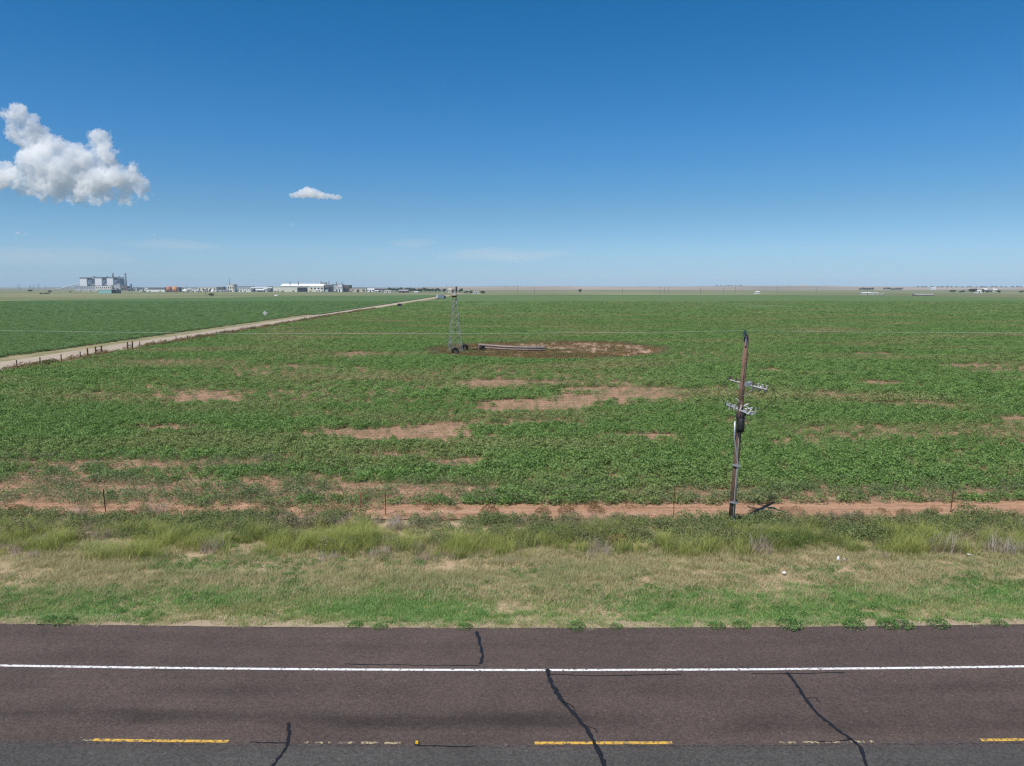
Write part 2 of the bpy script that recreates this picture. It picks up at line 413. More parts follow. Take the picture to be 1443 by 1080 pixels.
# asphalt
def asphalt():
    m, n, l, b = new_mat('asphalt')
    uv = n.new('ShaderNodeUVMap'); g = n.new('ShaderNodeNewGeometry')
    sx = n.new('ShaderNodeSeparateXYZ'); l.new(uv.outputs[0], sx.inputs[0])
    # lane colour: brown far lane and shoulder, grey near lane
    lane = n.new('ShaderNodeMapRange'); lane.inputs['From Min'].default_value = 17.45; lane.inputs['From Max'].default_value = 17.80
    ln = n.new('ShaderNodeTexNoise'); ln.inputs['Scale'].default_value = 5; ln.inputs['Detail'].default_value = 5; l.new(g.outputs['Position'], ln.inputs['Vector'])
    la = n.new('ShaderNodeMath'); la.operation = 'MULTIPLY_ADD'; la.inputs[1].default_value = 0.35; l.new(ln.outputs['Fac'], la.inputs[0]); l.new(sx.outputs[1], la.inputs[2])
    lb_ = n.new('ShaderNodeMath'); lb_.operation = 'SUBTRACT'; lb_.inputs[1].default_value = 0.175; l.new(la.outputs[0], lb_.inputs[0])
    l.new(lb_.outputs[0], lane.inputs['Value'])
    mx = n.new('ShaderNodeMix'); mx.data_type = 'RGBA'
    mx.inputs[6].default_value = (0.066, 0.061, 0.056, 1); mx.inputs[7].default_value = (0.081, 0.060, 0.0505, 1)
    l.new(lane.outputs[0], mx.inputs['Factor'])
    def mul(sock, fac):
        q = n.new('ShaderNodeMix'); q.data_type = 'RGBA'; q.blend_type = 'MULTIPLY'; q.inputs['Factor'].default_value = 1
        l.new(sock, q.inputs[6]); l.new(fac, q.inputs[7]); return q.outputs[2]
    def rng_(val, a, b_, c, d):
        q = n.new('ShaderNodeMapRange')
        for k, x in zip(('From Min', 'From Max', 'To Min', 'To Max'), (a, b_, c, d)): q.inputs[k].default_value = x
        l.new(val, q.inputs['Value']); return q.outputs[0]
    def noise(sc, st=(1, 1, 1), det=5):
        mp = n.new('ShaderNodeMapping'); mp.inputs['Scale'].default_value = st; l.new(g.outputs['Position'], mp.inputs['Vector'])
        q = n.new('ShaderNodeTexNoise'); q.inputs['Scale'].default_value = sc; q.inputs['Detail'].default_value = det
        l.new(mp.outputs[0], q.inputs['Vector']); return q.outputs['Fac']
    col = mx.outputs[2]
    col = mul(col, rng_(noise(1.1, (0.12, 1.2, 1)), 0.3, 0.7, 0.88, 1.12))      # streaks along the lanes
    col = mul(col, rng_(noise(0.45), 0.35, 0.65, 0.92, 1.08))
    sp = noise(16, (1, 1, 1), 4)
    col = mul(col, rng_(sp, 0.36, 0.70, 0.74, 1.38))
    col = mul(col, rng_(noise(9, (1, 1, 1), 2), 0.66, 0.74, 1.0, 1.7))           # pale stones                             # aggregate
    # two worn wheel tracks
    for c in (18.75, 20.35):
        d = n.new('ShaderNodeMath'); d.operation = 'SUBTRACT'; d.inputs[1].default_value = c; l.new(sx.outputs[1], d.inputs[0])
        a = n.new('ShaderNodeMath'); a.operation = 'ABSOLUTE'; l.new(d.outputs[0], a.inputs[0])
        t = rng_(a.outputs[0], 0.15, 0.6, 1.0, 0.0)
        k = n.new('ShaderNodeMath'); k.operation = 'MULTIPLY'; l.new(t, k.inputs[0]); l.new(rng_(noise(0.5, (0.35, 1, 1)), 0.42, 0.64, 0, 0.5 if c < 19 else 0.2), k.inputs[1])
        inv = n.new('ShaderNodeMath'); inv.operation = 'SUBTRACT'; inv.inputs[0].default_value = 1; l.new(k.outputs[0], inv.inputs[1])
        col = mul(col, inv.outputs[0])
    l.new(col, b.inputs['Base Color'])
    b.inputs['Roughness'].default_value = 0.82; b.inputs['Specular IOR Level'].default_value = 0.3
    bp = n.new('ShaderNodeBump'); bp.inputs['Strength'].default_value = 0.5; bp.inputs['Distance'].default_value = 0.012
    l.new(sp, bp.inputs['Height']); l.new(bp.outputs[0], b.inputs['Normal'])
    return m
M['asphalt'] = asphalt()
def paint(name, col, wear0, wear1):
    m, n, l, b = new_mat(name)
    g = n.new('ShaderNodeNewGeometry'); q = n.new('ShaderNodeTexNoise'); q.inputs['Scale'].default_value = 14; q.inputs['Detail'].default_value = 6
    l.new(g.outputs['Position'], q.inputs['Vector'])
    r = n.new('ShaderNodeMapRange'); r.inputs['From Min'].default_value, r.inputs['From Max'].default_value = wear0, wear1
    l.new(q.outputs['Fac'], r.inputs['Value'])
    mx = n.new('ShaderNodeMix'); mx.data_type = 'RGBA'; mx.inputs[6].default_value = (0.09, 0.075, 0.065, 1); mx.inputs[7].default_value = (*col, 1)
    l.new(r.outputs[0], mx.inputs['Factor']); l.new(mx.outputs[2], b.inputs['Base Color']); b.inputs['Roughness'].default_value = 0.7
    return m
M['seam'] = paint('lane_seam', (0.03, 0.028, 0.027), 0.42, 0.58)
M['white_paint'] = paint('white_paint', (0.74, 0.73, 0.71), 0.32, 0.48)
M['yellow_paint'] = paint('yellow_paint', (0.62, 0.37, 0.055), 0.36, 0.54)
M['worn_paint'] = paint('worn_yellow_paint', (0.42, 0.33, 0.19), 0.44, 0.6)

# ------------------------------------------------------------------ the ground
base = MB()
e = [-16000, -4000, -1200, -300, 0, 300, 1200, 4000, 16000]
for y in e:
    for x in e: base.v.append((x, y, -0.25))
for j in range(8):
    for i in range(8): base.f.append((j * 9 + i, j * 9 + i + 1, j * 9 + i + 10, j * 9 + i + 9))
tag(base.build('ground', M['prairie']), kind='structure')

XS = np.concatenate([np.linspace(-400, -60, 40), np.linspace(-59, 59, 700), np.linspace(60, 400, 40)])
T_EDGE = 24.35
sheet('verge', XS, np.linspace(23.5, 39.0, 60), 0.0, M['verge'], relief=0.10, seed=4)
sheet('gravel_shoulder', XS, np.linspace(24.0, 24.85, 4), 0.075, M['edge'], ragged=(0, 0.4), seed=11)
sheet('road', XS, np.array([8.0, 10, 14, 17.7, 21.4, T_EDGE]), 0.10, M['asphalt'], ragged=(0, 0.035), seed=2)
sheet('edge_line', XS, np.array([21.42, 21.54]), 0.104, M['white_paint'])
sheet('lane_joint', XS, np.array([17.63, 17.68]), 0.104, M['seam'], ragged=(0.03, 0.03))
sheet('near_verge', XS, np.array([-30, 8.2]), 0.05, M['verge'])
YC = 17.72
def dash(name, p0, p1, m, wd=0.115, z=0.109, dt=0.0):
    x0, x1 = G(p0, 1046)[0], G(p1, 1046)[0]
    sheet(name, np.linspace(x0, x1, 14), np.array([YC + dt, YC + dt + wd]), z, m, ragged=(0.008, 0.008), seed=int(p0))
for a, b in ((133, 325), (753, 945), (1379, 1600), (-560, -390)): dash('centre_dash', a, b, M['yellow_paint'])
for a, b in ((118, 133), (432, 437), (447, 458), (465, 471), (480, 503), (511, 535), (544, 566), (1095, 1118), (1127, 1150), (1159, 1180), (1195, 1214), (1222, 1227)):
    dash('worn_centre_dash', a, b, M['worn_paint'], 0.09)
def crack(pts, wd, seed=0):
    r = random.Random(seed); P = []
    for (a, b), (c, d) in zip(pts, pts[1:]):
        for k in range(6):
            t = k / 6; P.append(G(a + (c - a) * t + r.uniform(-1, 1), b + (d - b) * t + r.uniform(-0.6, 0.6), 0.1))
    P.append(G(*pts[-1], 0.1)); V, Fc = [], []
    for i, (x, y) in enumerate(P):
        x2, y2 = P[min(i + 1, len(P) - 1)]; x1, y1 = P[max(i - 1, 0)]
        L = math.hypot(x2 - x1, y2 - y1) or 1; nx, ny = -(y2 - y1) / L, (x2 - x1) / L
        h = wd / 2 * r.uniform(0.6, 1.35)
        V += [(x + nx * h, y + ny * h, 0.114), (x - nx * h, y - ny * h, 0.114)]
    for i in range(len(P) - 1): Fc.append((2 * i, 2 * i + 1, 2 * i + 3, 2 * i + 2))
    m = MB(); m.add(V, Fc); tag(m.build('crack_seal', M['tar']), kind='structure')
crack([(771, 943), (775, 960), (790, 985), (810, 1008), (828, 1030), (838, 1048), (848, 1068), (856, 1095)], 0.12, 1)
crack([(1109, 948), (1122, 965), (1135, 985), (1150, 1005), (1175, 1025), (1200, 1043), (1213, 1055), (1226, 1095)], 0.10, 2)
crack([(407, 1019), (407, 1035), (405, 1050), (395, 1066), (376, 1090)], 0.07, 3)
crack([(672, 891), (676, 905), (680, 925), (677, 936)], 0.10, 4)
crack([(677, 937.5), (620, 938.5), (550, 937.5), (485, 936)], 0.025, 5)
crack([(793, 990), (805, 994), (812, 1002)], 0.03, 8); crack([(1135, 985), (1149, 984), (1156, 990)], 0.025, 9); crack([(1199, 1043), (1170, 1046), (1150, 1045)], 0.03, 10)
crack([(822, 1023), (838, 1027), (842, 1034)], 0.02, 11); crack([(405, 1048), (380, 1047), (352, 1046.5)], 0.03, 12); crack([(587, 1051), (640, 1053), (668, 1052)], 0.03, 13)
crack([(771, 950.5), (850, 953), (960, 950.5)], 0.03, 6)
crack([(1060, 950.5), (1109, 950), (1190, 948.5)], 0.03, 7)

# fields, tracks, dirt road
XE = -70.6                                                     # fence line beside the dirt road
def RX(x0, y): return x0 - 0.0205 * y
def edge_pts(l): return [G(*p) for p in l]
main_far = edge_pts([(640, 416.2), (760, 416.5), (900, 416.2), (1100, 416.4), (1330, 418.2), (1443, 419.6)])
last = main_far[-1]; prev = main_far[-3]
main_far.append((last[0] + (last[0] - prev[0]) * 1.5, last[1] + (last[1] - prev[1]) * 1.5))
MAIN = [(RX(XE + 1.2, 38.5), 38.5), (700, 38.5)] + main_far[::-1] + [(RX(XE + 1.2, 1240), 1240)]
left_far = edge_pts([(0, 424.6), (150, 422.5), (260, 420.5), (420, 418.2), (600, 416.3)])
lx = left_far[0][0] + (left_far[0][0] - left_far[1][0]) * 2; ly = left_far[0][1] + (left_far[0][1] - left_far[1][1]) * 2
XL = -86.0
LEFT = [(lx, 30), (RX(XL, 30), 30), (RX(XL, 1240), 1240)] + left_far[::-1][1:] + [(lx, ly)]
poly_sheet('pasture', [(-1500, 32), (XL, 32), (XL, 1250), (700, 1250), (1500, 1100), (1500, 2900), (-2600, 2900), (-1800, 500)], -0.12, M['pasture'])
poly_sheet('field_soil', MAIN, 0.01, M['soil'])
poly_sheet('left_field_soil', LEFT, 0.02, M['soil'])
sheet('field_track', XS, np.linspace(36.6, 39.3, 6), 0.055, M['track_soil'], ragged=(0.25, 0.3), seed=31)

def long_strip(name, x0, x1, y0, y1, z, m, rag=0.4, seed=0):
    ys = np.concatenate([np.arange(y0, 400, 2.0), np.linspace(400, y1, 60)]); n = len(ys)
    a = RX(x0, ys) + (fbm(ys * 0.25, ys * 0, seed) - 0.5) * 2 * rag; b = RX(x1, ys) + (fbm(ys * 0.25, ys * 0, seed + 5) - 0.5) * 2 * rag
    V = np.concatenate([np.stack([a, ys, np.full(n, z)], -1), np.stack([b, ys, np.full(n, z)], -1)])
    i = np.arange(n - 1); Q = np.stack([i, i + n, i + n + 1, i + 1], -1)
    me = fast_mesh(name, V, Q); me.materials.append(m)
    o = bpy.data.objects.new(name, me); S.collection.objects.link(o); return tag(o, kind='structure')
long_strip('road_margin', XL - 0.5, XE + 1.6, 36, 1300, 0.05, M['road_verge'], 0.3, 1)
long_strip('dirt_road', -80.6, -72.4, 30, 1900, 0.08, M['dirt_road'], 0.5, 2)

# clearing round the old windmill
cl = []
cx0, cy0 = G(771, 493.5)
for k in range(120):
    q = 2 * math.pi * k / 120
    px = 771 + 173 * math.cos(q); py = 496.0 + 13.4 * math.sin(q) + 0.8 * math.sin(2 * q)
    x, y = G(px, py); s = 1 + 0.04 * (fbm(k * 0.35, 0.0, 5) - 0.5)
    cl.append((cx0 + (x - cx0) * s, cy0 + (y - cy0) * s))
poly_sheet('clearing', cl, 0.05, M['clearing'])

# far canopy of the crop, where single plants melt together
def canopy(name, poly, y0, z, m):
    P = [(x, max(y, y0)) for x, y in poly]
    return poly_sheet(name, P, z, m, 'stuff')
canopy('distant_crop', MAIN, 330, 0.30, M['far_crop'])
canopy('distant_left_crop', LEFT, 330, 0.35, M['left_crop'])

# ridge on the right and the low blue rise on the left
def ridge(name, px0, px1, y_front, y_crest, prof, m):
    nx, ny = 260, 14; V = []
    for j in range(ny):
        t = j / (ny - 1); Y = y_front + (y_crest - y_front) * t * 1.6
        for i in range(nx):
            px = px0 + (px1 - px0) * i / (nx - 1)
            h = max(0.0, Z_at(np.interp(px, prof[0], prof[1]), y_crest) + 2)
            h += 5 * (float(fbm(px * 0.05, 3.0, 8)) - 0.5)
            s = min(1, t / 0.62); s = s * s * (3 - 2 * s)
            if t > 0.65: s = 1 - (t - 0.65) * 1.5
            und = 1 + 0.35 * (float(fbm(px * 0.03, t * 3, 18)) - 0.5) * (1 - abs(2 * s - 1))
            V.append((X_at(px, Y), Y, -1.0 + max(0, h * s * und)))
    i = np.arange(ny - 1)[:, None] * nx + np.arange(nx - 1)[None]
    me = fast_mesh(name, V, np.stack([i, i + 1, i + nx + 1, i + nx], -1).reshape(-1, 4)); me.materials.append(m); me.shade_smooth()
    o = bpy.data.objects.new(name, me); S.collection.objects.link(o); return tag(o, kind='structure')
ridge('hills', 560, 2100, 4200, 7400, ([560, 640, 740, 850, 960, 1040, 1130, 1200, 1300, 1443, 2100], [406, 404.4, 403.6, 404.0, 404.2, 403.2, 402.9, 403.8, 404.5, 404.8, 404.5]), M['hills'])
ridge('far_rise', -700, 620, 6500, 10500, ([-700, 0, 60, 200, 400, 620], [405.5, 405.6, 405.2, 405.0, 405.2, 405.4]), M['prairie'])

# ------------------------------------------------------------------ crops
bare = [  # photo px, py, half width, half height, strength
    (590, 612, 105, 13, 1.0), (640, 602, 60, 10, .7), (755, 574, 65, 6, .9), (840, 562, 60, 9, .95), (915, 563, 60, 7, .9), (880, 553, 100, 5, .6),
    (700, 541, 50, 6, .7), (890, 617, 38, 4, .9), (648, 655, 36, 6, .8), (550, 645, 45, 6, .6), (232, 606, 60, 5, .8), (290, 560, 45, 6, .8),
    (1238, 541, 30, 4, .95), (1262, 571, 60, 5, .7), (1092, 524, 30, 4, .7), (1335, 576, 70, 6, .6), (1230, 500, 70, 4, .5), (1400, 520, 70, 7, .6),
    (1420, 592, 40, 6, .6), (180, 655, 90, 8, .6), (800, 540, 60, 4, .5), (505, 500, 30, 4, .4), (690, 429, 55, 3, .55), (945, 424, 60, 2.5, .5), (1060, 432, 80, 3, .4),
    (1180, 560, 30, 5, .5), (760, 597, 80, 5, .6), (60, 692, 200, 20, .5), (300, 700, 240, 15, .55), (480, 694, 120, 14, .4), (620, 690, 70, 10, .4),
    (1250, 700, 240, 9, .45), (1040, 703, 120, 8, .5), (430, 590, 60, 5, .3), (1100, 585, 50, 5, .5), (1030, 596, 40, 5, .4), (330, 655, 80, 8, .5)]
B = []
for px, py, hw, hh, st in bare:
    x, y = G(px, py); x1, _ = G(px + hw, py); y0, y1 = G(px, py + hh)[1], G(px, py - hh)[1]
    B.append((x, (y0 + y1) / 2, x1 - x, (y1 - y0) / 2, st))
def cover(x, y):
    """0 bare .. 1 closed canopy"""
    c = 0.72 + 1.3 * (fbm(x * 0.03, y * 0.085, 40, 5) - 0.45)
    j = (fbm(x * 0.7, y * 0.9, 60, 3) - 0.5) * 1.4 + (fbm(x * 0.07, y * 0.75, 64, 3) - 0.5) * 2.2
    for bx, by, bw, bh, st in B:
        d = np.sqrt(((x - bx) / bw) ** 2 + ((y - by) / bh) ** 2) + j
        c = c - st * 1.15 * np.clip(1.45 - d, 0, 1)
    return np.clip(c, 0, 1)
crop_src = [source('crop_plant', *leafy_mesh(84, 0.42, 0.55, 0.115, 11 + k, True, 0.8), M['crop']) for k in range(4)]
thin_src = [source('thin_plant', *leafy_mesh(34, 0.27, 0.42, 0.07, 31 + k, True, 0.9), M['crop_thin']) for k in range(3)]
cot_src = [source('left_plant', *leafy_mesh(64, 0.45, 0.60, 0.13, 51 + k, True, 0.5), M['cotton']) for k in range(3)]
def ym_t(x, y): return y - bend(x)
bins = [(38.6, 75, 6.5, 1.0, 1.0), (75, 150, 2.7, 1.45, 1.1), (150, 300, 2.1, 1.55, 1.1), (300, 640, 0.55, 2.6, 1.2)]
CP, CS, TP, TS, LP, LS = [], [], [], [], [], []
for y0, y1, den, sc, sz in bins:
    W = 0.80 * y1 + 12; n = int(2 * W * (y1 - y0) * den)
    x, t = rand_pts(n, -W, W, y0, y1)
    k = np.abs(x) < 0.80 * t + 12; x, t = x[k], t[k]
    y = t + np.where(t < 60, bend(x) * np.clip((60 - t) / 20, 0, 1), 0)
    m = inside(MAIN, x, y + 0.3) & ~inside(cl, x, y)
    m &= ~((ym_t(x, y) < 39.05) & (x > -9 + 3 * (fbm(x * .3, y * 0, 88) - .5)))
    xm, ym = x[m], y[m]; c = cover(xm, ym); u = rng.uniform(0, 1, len(xm))
    a = u < np.clip((c - 0.22) * 1.7, 0, 1)
    hv = np.clip(0.55 + 0.55 * c[a], .5, 1.1) * rng.uniform(.75, 1.2, a.sum())
    CP.append(np.stack([xm[a], ym[a], np.full(a.sum(), 0.02)], -1)); CS.append(np.stack([sc * hv, sc * hv, sz * hv], -1))
    b = ~a & (u < np.clip(c * 1.3 + 0.6, 0, 1)) & (rng.uniform(0, 1, len(xm)) < 0.75)
    if y0 < 200:
        TP.append(np.stack([xm[b], ym[b], np.full(b.sum(), 0.02)], -1)); s = sc * rng.uniform(.5, 1.15, b.sum()); TS.append(np.stack([s, s, np.minimum(s, 1.2)], -1))
    m = inside(LEFT, x - 0.4, y); xm, ym = x[m], y[m]
    hv = rng.uniform(.85, 1.15, len(xm))
    LP.append(np.stack([xm, ym, np.full(len(xm), 0.02)], -1)); LS.append(np.stack([sc * hv, sc * hv, sz * hv], -1))
# sparse crop straggling into the bare strip at the near edge of the field
x, t = rand_pts(34000, -62, 62, 38.0, 50)
k = (rng.uniform(0, 1, len(x)) < np.clip(0.10 + 1.9 * (fbm(x * 0.4, t * 0.9, 77) - 0.42), 0.05, 1)) & ((t > 39.1) | (x < -7)) & ((t < 44 + 6 * (x < -3)) )
x, t = x[k], t[k]; TP.append(np.stack([x, t + bend(x), np.full(len(x), 0.03)], -1)); s = rng.uniform(.6, 1.6, len(x)); TS.append(np.stack([s, s, s], -1))
scatter('crop', np.concatenate(CP), np.concatenate(CS), crop_src, 'broad green field crop covering the big middle field', 1, 0.12)
scatter('sparse_crop', np.concatenate(TP), np.concatenate(TS), thin_src, 'thin struggling crop plants around the bare soil patches', 2, 0.15)
scatter('left_crop', np.concatenate(LP), np.concatenate(LS), cot_src, 'even dark green crop beyond the dirt road', 3, 0.12)
print('crop counts', sum(map(len, CP)), sum(map(len, TP)), sum(map(len, LP)))

# ------------------------------------------------------------------ roadside grass and weeds
def band(n, t0, t1, fn, xw=62):
    x, t = rand_pts(n, -xw, xw, t0, t1)
    k = rng.uniform(0, 1, n) < fn(x, t)
    x, t = x[k], t[k]
    return np.stack([x, t + bend(x), np.full(len(x), 0.0)], -1)
def bump_(t, a, b, c, d): return np.clip((t - a) / (b - a), 0, 1) * np.clip((d - t) / (d - c), 0, 1)
short = [source('short_tuft', *blades_mesh(30, .17, .17, .014, .7, 200 + k), M['green_grass']) for k in range(3)]
dry = [source('dry_tuft', *blades_mesh(30, .22, .20, .013, .9, 210 + k), M['dry_grass']) for k in range(3)]
ES = [source('edge_straw', *blades_mesh(30, .10, .2, .012, 1.4, 370 + k), M['straw']) for k in range(2)] + [source('edge_tuft', *blades_mesh(34, .13, .15, .013, .9, 375 + k), M['green_grass']) for k in range(2)]
Q0 = band(9000, 24.25, 25.1, lambda x, t: np.clip((t - 24.2) / .5, .08, 1) * np.clip(2.6 * (fbm(x * .9, t * 1.5, 181) - .3), .05, 1))
Q0[:, 2] = .07
scatter('edge_tufts', Q0, rng.uniform(.5, 1.3, len(Q0)), ES, 'straw and short tufts creeping over the gravel edge', 16)
straw = [source('straw_tuft', *blades_mesh(26, .16, .22, .012, 1.2, 220 + k), M['straw']) for k in range(3)]
tall = [source('tall_tuft', *blades_mesh(64, 1.0, .32, .017, .85, 230 + k, .8), M['tall_grass']) for k in range(4)]
weed = [source('weed_mound', *leafy_mesh(150, .42, .62, .075, 240 + k, True, 1.0), M['dark_weed']) for k in range(3)]
dead = [source('dead_weed', *blades_mesh(70, .5, .30, .012, .9, 250 + k, .2), M['dead_weed']) for k in range(3)]
P = band(70000, 24.3, 30.5, lambda x, t: np.clip(bump_(t, 24.35, 25.0, 26.9, 28.4) * np.clip(2.3 * fbm(x * .3, t * .6, 90) - .42, 0.06, 1) + .5 * np.clip(3 * (fbm(x * .25, t * .5, 92) - .56), 0, 1), 0, 1))
scatter('green_grass', P, rng.uniform(.7, 1.35, len(P)), short, 'short bright green grass along the edge of the highway', 4)
P = band(60000, 25.2, 34.0, lambda x, t: bump_(t, 25.8, 28.2, 31.6, 34) * np.clip(.30 + 2.2 * (fbm(x * .35, t * .8, 95) - .36), .06, 1))
scatter('dry_grass', P, rng.uniform(.7, 1.4, len(P)), dry, 'dry olive and tan mown grass on the roadside', 5)
P = band(22000, 24.4, 33.0, lambda x, t: np.clip(2.6 * (fbm(x * .35, t * .8, 99) - .45), 0.02 + .25 * (t < 24.9), .9))
scatter('straw', P, rng.uniform(.6, 1.2, len(P)), straw, 'pale straw litter between the roadside grass', 6)
P = band(11000, 30.8, 36.0, lambda x, t: bump_(t, 31.0, 32.0, 33.8, 35.6) * np.clip(2.6 * (fbm(x * .42, t * .7, 105) - .38), 0.05, 1) * np.clip(.55 + 2.2 * (fbm(x * .09, t * 0, 107) - .35), .25, 1))
scatter('tall_grass', P, rng.uniform(.6, 1.15, len(P)), tall, 'tall yellow green grass standing in the ditch', 7)
P = band(8500, 31.2, 37.4, lambda x, t: bump_(t - .35 - .9 * (x < -8) - .6 * (fbm(x * .4, t * 0, 161) - .4), 31.6, 33.4, 35.6, 36.5) * np.clip(2.4 * (fbm(x * .14, t * .4, 111) - .26), 0.1, 1))
scatter('dark_weeds', P, rng.uniform(.55, 1.15, len(P)), weed, 'low dark green weeds along the field fence', 8)
P = band(5000, 30.8, 36.8, lambda x, t: np.clip(2.6 * (fbm(x * .2, t * .5, 121) - .5), 0.02, 1))
trk = [source('track_weed', *leafy_mesh(160, .38, .34, .055, 360 + k, True, 1.2), M['rust_weed']) for k in range(2)]
Q_ = band(900, 36.2, 38.9, lambda x, t: np.clip(3.2 * (fbm(x * .3, t * .8, 171) - .5), .03, 1))
scatter('track_weeds', Q_, rng.uniform(.4, 1.1, len(Q_)), trk, 'small brown weeds scattered on the bare field track', 15)
scatter('dead_weeds', P, rng.uniform(.6, 1.1, len(P)), dead, 'grey brown dead weeds among the tall grass', 9)
gw = [source('verge_weed', *leafy_mesh(70, .20, .17, .045, 280 + k, True, .9), M['broad_weed']) for k in range(3)]
P = band(16000, 24.6, 33.5, lambda x, t: np.clip(3.2 * (fbm(x * .45, t * .8, 151) - .47), 0, 1) * np.clip(1.4 - (t - 25) / 9, .3, 1))
scatter('verge_weeds', P, rng.uniform(.5, 1.3, len(P)), gw, 'low green broad leaved weeds among the roadside grass', 13)
# weeds along the dirt-road fence, and in the clearing
y = rng.uniform(60, 420, 3000); x = RX(XE + 0.5, y) + rng.normal(0, 0.8, 3000)
k = rng.uniform(0, 1, 3000) < np.clip(2.2 * (fbm(y * .12, x * .2, 131) - .3), .08, 1)
x, y = x[k], y[k]
rustw = [source('rust_weed', *leafy_mesh(90, .45, .5, .09, 260 + k, True, 1.0), M['rust_weed']) for k in range(3)]
s = rng.uniform(.6, 1.4, len(x))
scatter('fence_weeds', np.stack([x, y, np.full(len(x), .05)], -1), np.stack([s * 1.3, s * 1.8, s * 1.6], -1), rustw, 'brown and rusty weeds along the dirt road fence', 10)
x, y = rng.uniform(cx0 - 30, cx0 + 30, 26000), rng.uniform(cy0 - 25, cy0 + 25, 26000)
k = inside(cl, x, y); x, y = x[k], y[k]
den = np.clip(1.0 - (x - cx0 - 1) / 7 + (cy0 - 6 - y) / 7, 0.22, 1) * np.clip(3 * (fbm(x * .2, y * .2, 141) - .24), 0, 1)
k = rng.uniform(0, 1, len(x)) < den; x, y = x[k], y[k]
rustw2 = [source('clearing_weed', *leafy_mesh(60, .5, .4, .12, 270 + k, True, 1.0), M['rust_weed']) for k in range(3)]
scatter('clearing_weeds', np.stack([x, y, np.full(len(x), .05)], -1), rng.uniform(.5, 1.2, len(x)), rustw2, 'rusty and olive weeds inside the clearing', 12)

# ================================================================== THINGS
def bush(name, src, label, px, py, s, cat, group=None, z=0.0):
    x, y = G(px, py, 0.05)
    o = bpy.data.objects.new(name, src.data); S.collection.objects.link(o)
    o.location = (x, y, z); o.scale = (s * 1.1, s * 1.1, s); o.rotation_euler = (0, 0, random.uniform(0, 6.28))
    return tag(o, label, cat, group)
bw = [source('broad_weed', *leafy_mesh(330, .32, .30, .052, 300 + k, True, .8), M['broad_weed']) for k in range(3)]
for k, (px, py, s, lb) in enumerate([
    (66, 878, 1.0, 'small leafy weed at the asphalt edge, leftmost of the pair at far left'), (93, 879, 1.1, 'leafy weed at the asphalt edge, right one of the pair at far left'),
    (500, 884, .8, 'small leafy weed at the asphalt edge under the left half of the road grass'), (536, 886, .8, 'small leafy weed alone on pale gravel left of the short crack'),
    (655, 886, .8, 'small leafy weed on the gravel just left of the shoulder crack'), (812, 886, 1.0, 'green leafy weed at the asphalt edge above the long wavy crack'),
    (868, 886, .7, 'little leafy weed between two bigger ones at the asphalt edge'), (1010, 885, .9, 'leafy weed at the asphalt edge nearest the foot of the utility pole'),
    (1045, 884, .95, 'leafy weed at the asphalt edge left of the widest roadside weed'), (1112, 884, 1.35, 'widest bushy green weed at the asphalt edge on the right'),
    (1203, 884, 1.15, 'round bushy green weed at the asphalt edge, middle of the right-hand row'), (1250, 884, 1.1, 'bushy green weed at the asphalt edge just right of the round one'),
    (1272, 884, 1.1, 'low green weed touching the bushy weed at its left'), (1322, 883, 1.1, 'leafy weed alone at the asphalt edge near the right side'), (1408, 881, .8, 'last small leafy weed at the asphalt edge on the far right')]):
    bush('weed_bush', bw[k % 3], lb, px, py, s, 'weed', 'leafy weeds along the asphalt edge', 0.05)
shr = [source('shrub', *leafy_mesh(260, .5, .8, .075, 320 + k, True, 1.1), M['dark_weed']) for k in range(3)]
rus = [source('tumbleweed', *leafy_mesh(520, .5, .6, .06, 330 + k, True, 1.4), M['rust_weed']) for k in range(2)]
gry = [source('dead_shrub', *blades_mesh(150, .75, .45, .014, .8, 340 + k, .2), M['dead_weed']) for k in range(2)]
tgc = [source('grass_clump', *blades_mesh(150, 1.2, .55, .018, .85, 350 + k, .8), M['tall_grass']) for k in range(3)]
for k, (px, py, s, lb) in enumerate([
    (347, 703, 1.15, 'round dark green bush alone on the bare soil at left'), (1188, 751, 1.0, 'dark green shrub in the ditch below the right stretch of track'), (1362, 726, 1.1, 'dark leafy bush beside the field track near the right edge'),
    (372, 742, 1.0, 'dark green shrub at the ditch right of the big yellow grass patch'), (413, 762, .9, 'small green shrub in front of the dark ditch weeds, left of centre'), (462, 776, 1.0, 'low green shrub at the front of the ditch below a thin post'),
    (28, 752, 1.2, 'dark shrub at the far left end of the ditch'), (590, 740, 1.0, 'dark shrub behind the tall grass, just left of the windmill line')]):
    bush('shrub', shr[k % 3], lb, px, py, s, 'shrub', 'dark shrubs along the ditch')
for k, (px, py, s, lb) in enumerate([
    (690, 724, 1.0, 'rusty brown tumbleweed on the track edge right of the two thin posts'), (765, 724, .8, 'small rusty tumbleweed on the bare track near the middle'), (798, 724, .9, 'rusty brown tumbleweed beside the small one on the bare track'),
    (840, 723, .9, 'brown tumbleweed at the right end of the middle track group'), (1275, 727, .8, 'brown dry tumbleweed on the track left of the right-hand bush'), (870, 768, 1.0, 'reddish dry weed clump among the yellow ditch grass'), (25, 724, 1.0, 'brown tumbleweed at the far left field edge')]):
    bush('dry_bush', rus[k % 2], lb, px, py, s, 'dry bush', 'brown tumbleweeds by the field track')
